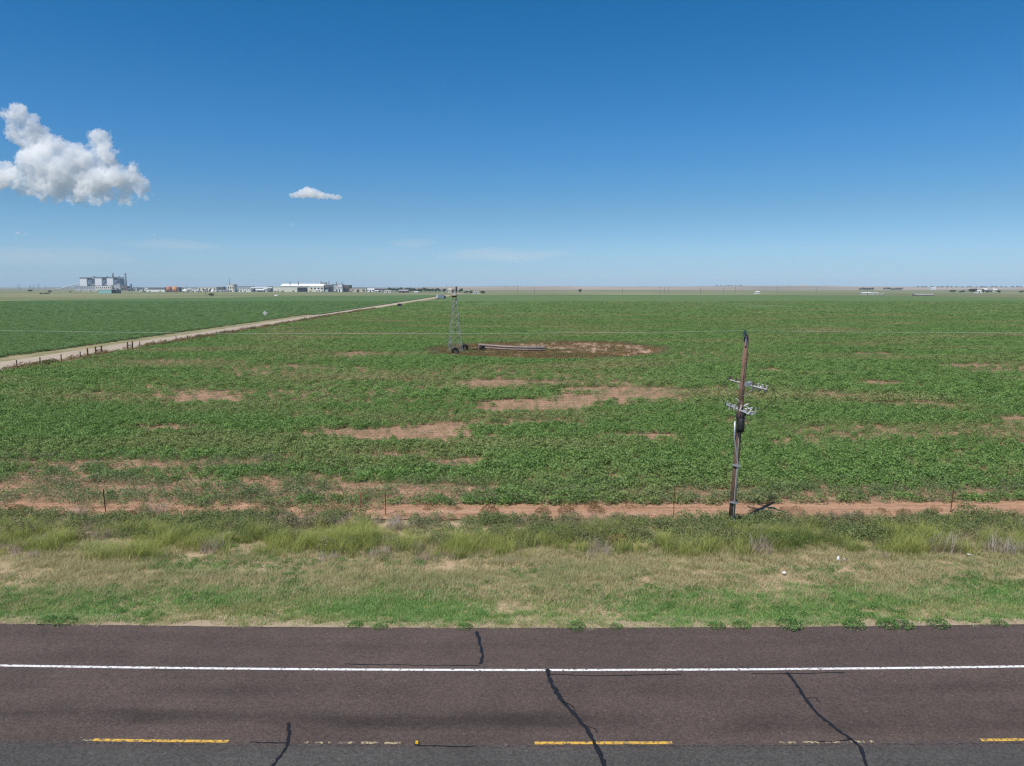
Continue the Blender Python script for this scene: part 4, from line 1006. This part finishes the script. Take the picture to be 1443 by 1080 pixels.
tank('red oxide storage tank left of the orange one', 233, 239.7, 403.9, 2150, M['red'])
tank('bright orange storage tank among the distant buildings', 242, 248.3, 403.8, 2050, M['orange'])
bld('dark_shed', 'dark brown shed tucked right behind the orange tank', 'shed', 238, 252, 405, 2300, 20, M['brickred'], M['darkgrey'], 'flat')
tank('low white domed tank right of the orange tank', 255, 263.3, 408, 2150, M['white'], True)
tank('white round tank in front of a dark dome', 296, 301, 408.2, 2100, M['white'], True)
bld('low_building', 'small white building right of the low domed tank', 'building', 269.5, 275.5, 407.8, 2250, 15, M['white'], M['grey'], 'flat', ((.5, .7, .5),))
bld('low_building', 'pale cream building with a flat roof left of the dark rack', 'building', 278.5, 305, 404.6, 2350, 30, M['cream'], M['grey'], 'flat', ((.3, .5, .5), (.6, .85, .45)), 5)
bld('pipe_rack', 'dark blue grey pipe rack left of the tall mast', 'rack', 306, 315, 404.2, 2350, 18, M['darkgrey'], M['grey'], 'flat', (), 4)
bld('low_building', 'grey low building under the dark pipe rack', 'building', 304, 320.5, 408.6, 2250, 14, M['grey'], M['grey'], 'flat', ((.1, .2, .6), (.5, .6, .6)))
bld('mill_tower', 'square cream tower building with a thin mast on top', 'building', 320.3, 330, 400.8, 2280, 26, M['cream'], M['tan'], 'flat', ((.35, .6, .2),), 3)
vstack('mast', 'thin dark mast rising above the square cream tower', 323.6, 391.8, 2270, .55, M['darkgrey'], Z_at(401, 2280), None, 'mast')
q = MB(); X0 = X_at(329, 2265); q.tube([(X0, 2265, Z_at(403, 2265)), (X_at(335, 2265), 2265, Z_at(401, 2265))], 1.4, 4); tag(q.build('conveyor_spout', M['darkgrey']), 'short dark sloping conveyor beside the square cream tower', 'conveyor')
bld('process_hall', 'white flat hall right of the square cream tower', 'hall', 335, 353.5, 406.6, 2250, 22, M['white'], M['grey'], 'flat', ((.2, .28, .6),), 6)
bld('process_hall', 'greyish hall with dark upper storey behind the white flat hall', 'hall', 330, 356, 403.8, 2450, 22, M['grey'], M['darkgrey'], 'flat', (), 7)
bld('process_hall', 'dark cluttered hall left of the thin white mast', 'hall', 353, 381.5, 404.6, 2320, 25, M['darkgrey'], M['grey'], 'gable', ((.05, .3, .8), (.5, .8, .5)))
bld('process_hall', 'low grey hall in front of the dark cluttered one', 'hall', 360, 372, 407.4, 2230, 12, M['grey'], M['white'], 'gable', ((.2, .8, .5),))
vstack('mast', 'thin pale mast between the dark hall and the long cream hall', 383.6, 400.5, 2230, .5, M['grey'], 0, None, 'mast')
bld('factory_hall', 'long cream factory hall under a broad white roof', 'factory', 385, 436.4, 404.2, 2250, 60, M['cream'], M['tan'], 'flat', ((.66, .94, .9),), 0)
bld('roof_hall', 'broad white roofed upper hall of the long cream factory', 'factory', 396, 436, 400.1, 2340, 50, M['grey'], M['white'], 'gable', (), 12)
bld('factory_hall', 'cream factory block with a white roof right of the long hall', 'factory', 436.6, 456, 400.1, 2240, 50, M['cream'], M['white'], 'gable', ((.55, .62, .5),), 4)
bld('factory_hall', 'dark open factory block with black bays', 'factory', 456.3, 468, 400.9, 2245, 40, M['darkgrey'], M['grey'], 'flat', ((.1, .45, .6), (.55, .95, .7)))
bld('factory_hall', 'blue grey factory block right of the black bays', 'factory', 468.2, 476, 401.1, 2250, 40, M['grey'], M['darkgrey'], 'flat', ((.3, .9, .35),))
bld('factory_hall', 'white narrow factory tower near the right end of the works', 'factory', 476.2, 482.2, 401.0, 2235, 30, M['white'], M['grey'], 'flat', ((.2, .45, .4),), 2)
bld('factory_hall', 'dark reddish end block of the works', 'factory', 482.4, 492, 402.0, 2250, 40, M['brickred'], M['darkgrey'], 'flat', ((.35, .85, .5),), 3)
bld('roof_plant', 'dark machinery block on the factory roof between two vents', 'machinery', 451.7, 460, 398.2, 2275, 10, M['darkgrey'], M['grey'], 'flat', (), 3, None, Z_at(402, 2275))
for px, yt, lb in ((408.7, 396.8, 'roof vent pipe at the left of the broad white roof'), (420.3, 396.2, 'taller roof vent pipe at the middle of the broad white roof'), (452.4, 395.8, 'roof vent pipe left of the dark roof machinery'), (463.4, 396.6, 'roof vent pipe above the black open bays'), (474.4, 396.8, 'roof vent pipe above the blue grey block'), (482, 397.5, 'roof vent pipe over the reddish end block')):
    vstack('vent_pipe', lb, px, yt, 2270, 1.1, M['darkgrey'], Z_at(402, 2270), 'roof vents of the works', 'vent pipe')
for a, b, yt, D, wl_, rf_, k, lb in ((493, 516, 406.8, 2150, M['tan'], M['grey'], 'flat', 'long tan shed right of the works'), (497, 516, 404.9, 2500, M['grey'], M['darkgrey'], 'gable', 'dark gabled roof behind the long tan shed'), (516.5, 527, 406.9, 2200, M['white'], M['white'], 'gable', 'white roofed shed right of the long tan shed'),
        (515.5, 544.8, 406.2, 2400, M['brickred'], M['darkgrey'], 'gable', 'long dark roofed barn behind the white roofed shed'), (541, 551, 409.6, 1900, M['white'], M['tan'], 'gable', 'small white house at the left end of the far tree row'), (562, 575, 408.6, 1850, M['brickred'], M['grey'], 'gable', 'brown barn with grey roof among the far tree row'),
        (583.5, 589, 410.6, 1750, M['white'], M['white'], 'gable', 'little white house under the far tree row'), (632, 636, 406.6, 1800, M['cream'], M['tan'], 'gable', 'pale tall house behind the box truck'), (636.3, 640, 407.8, 1750, M['brickred'], M['brickred'], 'gable', 'brown barn just left of the windmill head'), (667, 675.5, 411.3, 1550, M['white'], M['grey'], 'gable', 'low white house right of the windmill head'),
        (1066, 1071.2, 411.0, 1500, M['white'], M['white'], 'gable', 'small white shed standing alone far across the field'), (1217, 1228, 412.2, 1400, M['white'], M['white'], 'gable', 'long white shed, left half of the bright pair on the right'), (1228.5, 1239, 412.8, 1390, M['white'], M['white'], 'gable', 'long white shed, right half of the bright pair'),
        (1242.5, 1247.5, 413.6, 1360, M['cream'], M['tan'], 'gable', 'small cream hut beside the long white sheds'), (1292, 1317, 414.6, 1180, M['brickred'], M['white'], 'gable', 'long low barn with pale roof and dark walls at right'), (1376.5, 1384, 409.4, 1700, M['white'], M['white'], 'gable', 'white farmhouse among the trees at far right'),
        (1387, 1392.5, 406.8, 2200, M['white'], M['white'], 'gable', 'white barn behind the farmhouse trees'), (1400, 1406, 407.2, 2300, M['cream'], M['white'], 'gable', 'pale shed right of the farmhouse trees'), (1313, 1319, 405.6, 4000, M['white'], M['white'], 'gable', 'tiny white house below the right skyline')):
    bld('house' if 'house' in lb else ('barn' if 'barn' in lb else ('hut' if 'hut' in lb else 'shed')), lb, 'house' if 'house' in lb else ('barn' if 'barn' in lb else ('hut' if 'hut' in lb else 'shed')), a, b, yt, D, 14, wl_, rf_, k, ((.42, .56, .7),), 3)

for k, (a, b, yt, D, wl_, rf_, kk) in enumerate(((252, 257, 406.4, 2500, 'grey', 'grey', 'flat'), (263.5, 269, 406.8, 2500, 'tan', 'grey', 'gable'), (271, 278, 406.0, 2600, 'grey', 'darkgrey', 'flat'), (276, 279, 408.4, 2150, 'white', 'white', 'gable'), (288, 291, 408.8, 2150, 'cream', 'grey', 'gable'), (315.5, 320, 405.6, 2500, 'tan', 'grey', 'flat'),
        (343, 347, 404.8, 2550, 'grey', 'darkgrey', 'flat'), (350, 354, 404.2, 2550, 'darkgrey', 'grey', 'flat'), (371, 376, 406.2, 2250, 'white', 'grey', 'gable'), (377, 383, 403.6, 2450, 'grey', 'darkgrey', 'flat'), (386, 391, 409.0, 2120, 'cream', 'tan', 'gable'), (445, 449, 408.2, 2150, 'white', 'white', 'gable'), (458, 461.5, 408.6, 2150, 'white', 'grey', 'gable'), (470, 473, 408.8, 2140, 'tan', 'white', 'gable'),
        (186, 193, 405.0, 3000, 'grey', 'darkgrey', 'flat'), (180, 185, 406.4, 2800, 'darkgrey', 'grey', 'flat'), (487, 494, 405.2, 2600, 'tan', 'grey', 'gable'), (528, 533, 409.4, 2050, 'white', 'white', 'gable'), (536, 539, 409.8, 2000, 'cream', 'grey', 'gable'), (553, 557, 409.9, 1900, 'cream', 'grey', 'gable'))):
    bld('shed', 'small plain shed in the crowded far row of works buildings', 'shed', a, b, yt, D, 12, M[wl_], M[rf_], kk, ((.3, .55, .6),), 2, 'small sheds of the far works')

# ------------------------------------------------------------------ trees far away
def crown_mesh(seed, n=520):
    r = np.random.default_rng(seed); V, Q = [], []
    lobes = [(r.uniform(-.28, .28), r.uniform(-.28, .28), r.uniform(.42, .82), r.uniform(.16, .30)) for _ in range(9)]
    for k in range(n):
        lx_, ly_, lz, lr = lobes[r.integers(0, 9)]; d = r.normal(size=3); d /= np.linalg.norm(d); p = Vector((lx_, ly_, lz)) + Vector(d) * lr * r.uniform(.5, 1.05)
        nn = Vector(d + r.normal(size=3) * .6).normalized(); t = nn.cross(Vector(r.normal(size=3))).normalized(); uu = nn.cross(t); s = r.uniform(.035, .075)
        o = len(V); V += [p - t * s, p + uu * s * .7, p + t * s, p - uu * s * .7]; Q.append((o, o + 1, o + 2, o + 3))
    return fast_mesh('crown', [tuple(v) for v in V], Q)
tk_m = MB(); tk_m.tube([(0, 0, -.05), (.01, 0, .25), (0, .01, .6)], [.05, .035, .02], 7); tk_m.tube([(.005, 0, .25), (.15, .05, .6)], [.025, .01], 5); tk_m.tube([(.005, 0, .3), (-.14, -.06, .58)], [.025, .01], 5)
tmp = tk_m.build('trunk', M['bark']); trunk_me = tmp.data; bpy.data.objects.remove(tmp)
crowns = [crown_mesh(400 + k) for k in range(4)]
for c in crowns: c.materials.append(M['tree'])
def tree(px, ytop, ybase, D, label, group=None, wide=1.0, zb=0.0, name='tree'):
    h = Z_at(ytop, D) - zb; o = thing(name, label, 'tree', (X_at(px, D, 4), D, zb), random.uniform(0, 6), group)
    for nm, me, s in (('trunk', trunk_me, 1), ('crown', random.choice(crowns), wide)):
        c = bpy.data.objects.new(nm, me); S.collection.objects.link(c); c.parent = o; c.scale = (h * s, h * s, h)
    return o
g1, l1 = 'trees of the far farmstead row', 'dark tree in the far row left of the windmill'
for px, yt, wd in ((549, 405.6, .9), (553, 406.2, .9), (557, 406.0, 1.1), (561, 406.4, 1), (565, 404.9, .9), (569, 406.6, 1), (573, 405.4, .9), (578, 405.2, 1.1), (582, 405.8, 1), (586, 406.8, 1), (590, 406.2, 1), (594, 406.4, 1.1), (598, 405.6, .9), (602, 406.4, 1.1), (606, 406.8, 1.1), (610, 406.3, 1), (614, 406.6, 1)):
    tree(px, yt, 411, 2000 + random.uniform(-120, 120), l1, g1, wd * 1.15)
tree(618, 405.8, 411, 1850, 'tallish tree at the right end of the far row, left of the pale truck', None, 1.2)
tree(626, 406.6, 411, 1900, 'dark tree behind the pale truck and its cab', None, 1.3)
tree(649.5, 406.4, 412, 1700, 'dark tree immediately right of the windmill head', None, 1.1)
tree(657, 410.2, 412.5, 1550, 'low bush like tree between windmill head and low white house', None, 2.2); tree(663, 409.6, 412.5, 1560, 'low tree just left of the low white house', None, 1.5); tree(681, 409.8, 413, 1480, 'rounded dark tree right of the low white house', None, 2.0)
tree(817.5, 407.2, 412.5, 1750, 'single dark tree alone in the middle of the far prairie', None, 1.0)
tree(43, 408.4, 412, 2000, 'round dark tree at far left below the faint pylons', None, 2.2)
tree(70, 409.2, 413, 1850, 'green tree right of the dark shrubs at far left', None, 1.6)
for px, lb in ((58, 'dark scrub at the left of the far left thicket'), (64, 'dark scrub in the middle of the far left thicket'), (68, 'tall scrub at the right of the far left thicket'), (99, 'small round tree left of the coal conveyor foot')):
    tree(px, 412.6 if px < 90 else 410.6, 417, 1350 if px < 90 else 1900, lb, None, 2.2, 0, 'scrub' if px < 90 else 'tree')
for px in (203, 214, 226, 258, 268, 281, 306, 317, 333, 345, 358, 369, 381, 396, 411, 425, 440, 455, 468, 483, 497, 511, 524, 537): tree(px + random.uniform(-3, 3), 409.4 + random.uniform(0, 1.0), 411.6, 2080 + random.uniform(-80, 60), 'low dark scrub along the foot of the far works', 'scrub along the far works', random.uniform(1.5, 3), 0, 'scrub')
tree(298.5, 413.4, 418, 1050, 'small olive bush on the grass before the cream works', None, 2.4, 0, 'scrub')
for a, n, g, l in ((1212, 6, 'left row of far trees above the white sheds', 'dark tree in the low row above the white sheds'), (1247, 8, 'right row of far trees above the white sheds', 'dark tree in the denser row right of the white sheds')):
    for k in range(n): tree(a + k * 3.2 + (1 if k else 0), 405.2 + random.uniform(0, 1.2), 408.5, 3600, l, g, 1.5)
for px, yt, wd, lb in ((1343, 408.6, 2, 'low dark tree at the left end of the farmstead at far right'), (1356, 409.2, 2.2, 'low dark tree on pale soil left of the farmstead'), (1369, 407.2, 1.6, 'broad tree left of the white farmhouse'), (1373, 406.6, 1.4, 'tall tree touching the left side of the white farmhouse'), (1386, 407.4, 1.2, 'dark tree right of the white farmhouse'), (1391, 408.6, 1.3, 'smaller dark tree beside the right farmhouse tree'), (1397, 409.4, 1.5, 'low tree in the farmstead yard'), (1408, 408.6, 1.6, 'rounded tree at the right end of the farmstead'), (1440, 409.6, 2.2, 'dark tree cut by the right edge of the field view')):
    tree(px, yt, 413, 1750 + random.uniform(-60, 60), lb, None, wd)
for px in (1010, 1016, 1023, 1027, 1031, 1036, 1043, 1046): tree(px, 401.9 + random.uniform(0, .5), 404, 7300, 'tiny dark tree on the pale ridge left of the pink mound', 'trees on the pale ridge', 1.7, Z_at(404.2, 7300))
for px in (1103, 1107, 1112, 1162, 1166, 1172): tree(px, 402.3 + random.uniform(0, .5), 404, 7300, 'tiny dark tree on the ridge near the pink mound', 'trees by the pink mound', 1.7, Z_at(404.4, 7300))
for k in range(22): tree(1292 + k * 7.0 + random.uniform(-2, 2), 403.0 + random.uniform(0, .7), 405, 6400, 'tiny dark tree along the right skyline', 'trees along the right skyline', 2.0, Z_at(405.6, 6400))
for px in (713, 725): tree(px, 402.8, 404, 7300, 'tiny tree on the ridge above the empty prairie', 'two trees on the middle ridge', 2.0, Z_at(404.6, 7300))

# distant poles and pylons
def far_pole(px, ytop, D, label, group):
    h = Z_at(ytop, D); o = thing('power_pole', label, 'power pole', (X_at(px, D, 5), D, 0), R(20), group)
    q = MB(); q.tube([(0, 0, -.3), (0, 0, h)], [.26, .18], 6); q.build('shaft', M['bark'], o)
    q = MB(); q.box((0, 0, h - .8), (3.0, .25, .25)); q.build('crossarm', M['bark'], o)
for px, yt, D, lb in ((263.8, 399.6, 1500, 'thin power pole right of the low domed tank'), (289.8, 407.5, 1050, 'short power pole on the grass before the cream building'), (629.4, 401.2, 1500, 'tall power pole behind the pale truck'), (638.3, 402.8, 1700, 'thin power pole left of the windmill head'), (729, 402.0, 1600, 'power pole alone right of the windmill, on the prairie')):
    far_pole(px, yt, D, lb, None)
for px in (753, 877, 930, 936, 942, 987, 1020, 1036, 1095, 1150): far_pole(px, 405.0 + random.uniform(-.4, .6), 1550 + random.uniform(-60, 60), 'thin far power pole in the line across the prairie', 'power poles across the prairie')
def pylon(px, ytop, D, label):
    h = Z_at(ytop, D); o = thing('pylon', label, 'pylon', (X_at(px, D, 5), D, 0), R(25), 'faint pylons at far left')
    q = MB(); b = h * .11
    for i, (sx, sy) in enumerate(((-1, -1), (1, -1), (1, 1), (-1, 1))): q.tube([(sx * b, sy * b, -.5), (sx * b * .2, sy * b * .2, h * .75), (sx * b * .1, sy * b * .1, h)], .35, 4)
    for k in range(5):
        z0, z1_ = h * k / 6.5, h * (k + 1) / 6.5; s0, s1 = b * (1 - .8 * z0 / (h * .75)), b * (1 - .8 * z1_ / (h * .75))
        for sy in (-1, 1): q.tube([(-s0, sy * s0, z0), (s1, sy * s1, z1_)], .2, 4); q.tube([(s0, sy * s0, z0), (-s1, sy * s1, z1_)], .2, 4)
    q.build('lattice', M['steel'], o)
    q = MB()
    for zz, L in ((.72, .26), (.84, .22), (.95, .16)): q.box((0, 0, h * zz), (h * L * 2, .7, .7))
    q.build('crossarm', M['steel'], o)
for px, yt, lb in ((25.5, 401.6, 'faint lattice pylon, left one of the close pair at far left'), (28.5, 401.4, 'faint lattice pylon, right one of the close pair at far left'), (43, 402.0, 'faint lattice pylon above the round dark tree'), (47.5, 402.2, 'faint lattice pylon just right of the round dark tree'), (54.5, 400.8, 'tallest faint lattice pylon at far left'), (64, 402.6, 'faint lattice pylon above the far left thicket')):
    pylon(px, yt, 4600, lb)
q = MB(); b = bmesh.new(); bmesh.ops.create_icosphere(b, subdivisions=2, radius=1)
me = bpy.data.meshes.new('parked_van'); b.free()
pv_ = thing('parked_van', 'tiny white van parked at the far end of the left field', 'van', (X_at(389.5, 1080), 1080, 0), R(75))
q = MB(); q.box((0, 0, 1.2), (2.0, 5.2, 1.6), 0, .94); q.box((0, 1.9, .8), (2.0, 1.9, .9)); q.build('body', M['white'], pv_)
q = MB(); q.box((0, 2.3, 1.75), (1.7, .5, .5)); q.build('windscreen', M['glass'], pv_)
for sx in (-.9, .9):
    for sy in (-1.6, 1.7): wheel(pv_, (sx, sy, .35), .35, .22)
# pink spoil mounds on the ridge
for px0, px1, yt in ((1119, 1145, 402.2), (1159, 1178, 403.0), (1046, 1060, 402.6)):
    x0, x1 = X_at(px0, 7000), X_at(px1, 7000); n = 30; V, Fs = [], []
    h = Z_at(yt, 7000)
    for j in range(9):
        for i in range(n):
            t = i / (n - 1); s = j / 8
            V.append((x0 + (x1 - x0) * t, 6850 + 300 * s, -2 + (h + 2) * (math.sin(math.pi * t) ** .6) * math.sin(math.pi * s) * (1 + .12 * math.sin(t * 17 + px0))))
    for j in range(8):
        for i in range(n - 1): Fs.append((j * n + i, j * n + i + 1, (j + 1) * n + i + 1, (j + 1) * n + i))
    q = MB(); q.add(V, Fs); tag(q.build('mound', mat('pink_soil', (.50, .33, .25), .95, 0, .08, .01)), kind='structure')

qa = rng.uniform(0, 2 * math.pi, 900); ii = (qa / (2 * math.pi) * 119).astype(int)
ex = np.array(cl)[ii]; k = rng.uniform(0, 1, 900) < np.where((ii > 55), .95, .55)
rimw = [source('rim_weed', *leafy_mesh(90, .55, .55, .10, 290 + k2, True, 1.0), M['dark_weed']) for k2 in range(3)]
fr_ = rng.uniform(.93, 1.03, 900)
P = np.stack([cx0 + (ex[:, 0] - cx0) * fr_, cy0 + (ex[:, 1] - cy0) * fr_, np.full(900, .03)], -1)[k]
scatter('clearing_rim_weeds', P, rng.uniform(.6, 1.3, len(P)), rimw, 'dark weeds round the rim of the clearing', 14)

# ------------------------------------------------------------------ clouds
def cloud_mat(name, dens, col=(0.9985, 0.9988, 0.9995)):
    m = bpy.data.materials.new(name); m.use_nodes = True; n, l = m.node_tree.nodes, m.node_tree.links
    n.remove(n['Principled BSDF']); v = n.new('ShaderNodeVolumePrincipled')
    v.inputs['Color'].default_value = (*col, 1); v.inputs['Density'].default_value = dens; v.inputs['Anisotropy'].default_value = -0.15
    l.new(v.outputs[0], n['Material Output'].inputs['Volume'])
    return m
CD = 9000.0
U = CD / F                                          # metres per photo pixel at the clouds' distance
def cloud(name, label, blobs, dens, voxel, amps, depth=1.0, seed=0):
    m = MB(); r = random.Random(seed)
    cxp = sum(b[0] for b in blobs) / len(blobs)
    x0 = X_at(cxp, CD, 0)
    bm = bmesh.new()
    for px, py, rad in blobs:
        Yd = CD + r.uniform(-1, 1) * rad * U * 0.9 * depth
        z = Z_at(py, Yd); x = X_at(px, Yd, z); rr = rad * U
        bmesh.ops.create_icosphere(bm, subdivisions=3, radius=rr, matrix=Matrix.Translation((x, Yd, z)) @ Matrix.Diagonal((1, depth, 1, 1)))
    me = bpy.data.meshes.new(name); bm.to_mesh(me); bm.free()
    me.materials.append(cloud_mat(name + '_vapour', dens))
    o = bpy.data.objects.new(name, me); S.collection.objects.link(o)
    rm = o.modifiers.new('remesh', 'REMESH'); rm.mode = 'VOXEL'; rm.voxel_size = voxel
    for k, (size, amp) in enumerate(amps):
        t = bpy.data.textures.new(f'{name}_billow', 'CLOUDS'); t.noise_scale = size; t.noise_depth = 3; t.noise_basis = 'VORONOI_F1' if k else 'BLENDER_ORIGINAL'
        d = o.modifiers.new('billow', 'DISPLACE'); d.texture = t; d.texture_coords = 'GLOBAL'; d.strength = amp; d.mid_level = 0.35 if k else 0.5
        if k: d.strength = -amp
    return tag(o, label, 'cloud')
big = [(30, 160, 14), (12, 165, 12), (45, 172, 16), (20, 185, 18), (60, 190, 16), (78, 202, 15), (95, 205, 9), (45, 205, 20), (62, 222, 22), (38, 228, 18),
       (10, 240, 16), (25, 250, 18), (-10, 245, 18), (-30, 248, 18), (50, 250, 22), (80, 240, 22), (100, 230, 18), (133, 195, 14), (150, 192, 10), (142, 210, 17), (128, 205, 10), (160, 212, 10), (155, 228, 15),
       (120, 235, 18), (135, 250, 18), (160, 250, 16), (186, 238, 9), (184, 250, 12), (204, 258, 7), (198, 268, 12), (180, 272, 12), (150, 272, 16), (115, 268, 18), (85, 268, 16), (60, 270, 14), (48, 272, 9), (120, 280, 9), (95, 282, 8), (150, 282, 7), (-20, 262, 10), (5, 262, 8), (211, 281, 4), (190, 282, 8), (170, 284, 8), (70, 284, 8), (135, 288, 6), (165, 240, 14), (112, 258, 20), (30, 268, 12), (170, 258, 15), (195, 262, 13), (205, 272, 8), (183, 262, 16), (140, 262, 20), (90, 255, 22), (65, 262, 16), (110, 276, 14), (140, 280, 12), (170, 276, 13), (80, 278, 12), (195, 276, 10), (20, 256, 14), (125, 222, 14), (146, 200, 15), (138, 192, 13), (150, 215, 16), (208, 266, 10), (190, 252, 12), (205, 280, 6), (60, 200, 16), (84, 212, 15), (100, 222, 16), (200, 258, 12), (212, 272, 8), (176, 280, 11), (130, 284, 10), (40, 266, 15), (0, 252, 17), (-5, 235, 12), (70, 235, 24), (110, 250, 24), (145, 235, 20), (20, 170, 17), (52, 195, 20), (108, 212, 14), (116, 224, 15), (104, 218, 14), (187, 237, 11), (189, 247, 12), (204, 262, 10), (198, 272, 12), (100, 286, 8), (140, 288, 8), (60, 281, 9), (180, 285, 9), (120, 290, 7), (205, 279, 9), (25, 160, 17), (8, 162, 13), (28, 190, 16), (10, 178, 10), (48, 185, 16)]
cloud('cumulus_cloud', 'big towering white cumulus cloud above the power plant', big, 0.0165, 11, ((300, 60), (120, 46), (60, 58), (26, 42)), 0.5, 3)
cloud('small_cloud', 'small flat-bottomed white cloud floating alone mid-sky', [(411, 275.5, 4.5), (418, 275, 6), (426, 273.5, 7.5), (434, 271.5, 8.5), (441, 273, 8), (448, 275, 7), (455, 276, 6), (462, 277, 5.5), (469, 278, 5), (475, 278.5, 4.5), (480, 279, 3.5)], 0.014, 8, ((90, 34), (50, 30), (25, 18)), 1.2, 5)
for px, py, rr, lb in ((26, 329, 3.0, 'tiny white cloud puff low at far left under the big cloud'), (36, 330, 2.2, 'tiniest cloud wisp just beside the low left puff'), (411, 317, 2.0, 'tiny faint cloud puff below the small white cloud'), (218, 332, 2.0, 'faint cloud scrap below the right end of the big cloud')):
    cloud('cloud_puff', lb, [(px - rr, py, rr * .8), (px + rr * .6, py + .4, rr * .7), (px, py - rr * .3, rr)], 0.008, 7, ((60, 24), (30, 16)), 1.0, int(px))

def wisp(label, px, py, w_, h_, dens, seed):
    D = 13000.0; X, Zc = X_at(px, D, 800), Z_at(py, D); s_ = D / F
    b = bmesh.new(); bmesh.ops.create_icosphere(b, subdivisions=4, radius=1)
    for v in b.verts:
        n_ = .55 + .9 * float(fbm(v.co.x * 2.2 + seed, v.co.z * 1.5 + v.co.y, seed, 4)); v.co.x *= w_ * s_ * n_; v.co.y *= 900 * n_; v.co.z = v.co.z * h_ * s_ * n_ + 20 * math.sin(v.co.x * .004 + seed)
    me = bpy.data.meshes.new('cirrus_wisp'); b.to_mesh(me); b.free(); me.materials.append(cloud_mat('thin_vapour', dens))
    o = bpy.data.objects.new('cirrus_wisp', me); S.collection.objects.link(o); o.location = (X, D, Zc); return tag(o, label, 'cloud')
wisp('faint wide veil of cloud low over the middle horizon', 705, 360, 90, 8, .0002, 3)
wisp('faint veil of cloud low over the cream works', 245, 346, 45, 6, .00018, 8)
wisp('faint broad pale veil low at far left above the power plant', 55, 362, 120, 14, .00014, 5)
wisp('small faint streak of cloud right of the works', 580, 342, 30, 4, .00016, 12)

# ------------------------------------------------------------------ air
hz = MB(); hz.box((0, 4000, 75), (31000, 23000, 154))
hm = bpy.data.materials.new('haze_air'); hm.use_nodes = True
hm.node_tree.nodes.remove(hm.node_tree.nodes['Principled BSDF'])
pv = hm.node_tree.nodes.new('ShaderNodeVolumePrincipled'); pv.inputs['Color'].default_value = (0.60, 0.79, 1.0, 1)
pv.inputs['Density'].default_value = 0.00006; pv.inputs['Anisotropy'].default_value = -0.15
hm.node_tree.links.new(pv.outputs[0], hm.node_tree.nodes['Material Output'].inputs['Volume'])
tag(hz.build('haze', hm), kind='stuff')
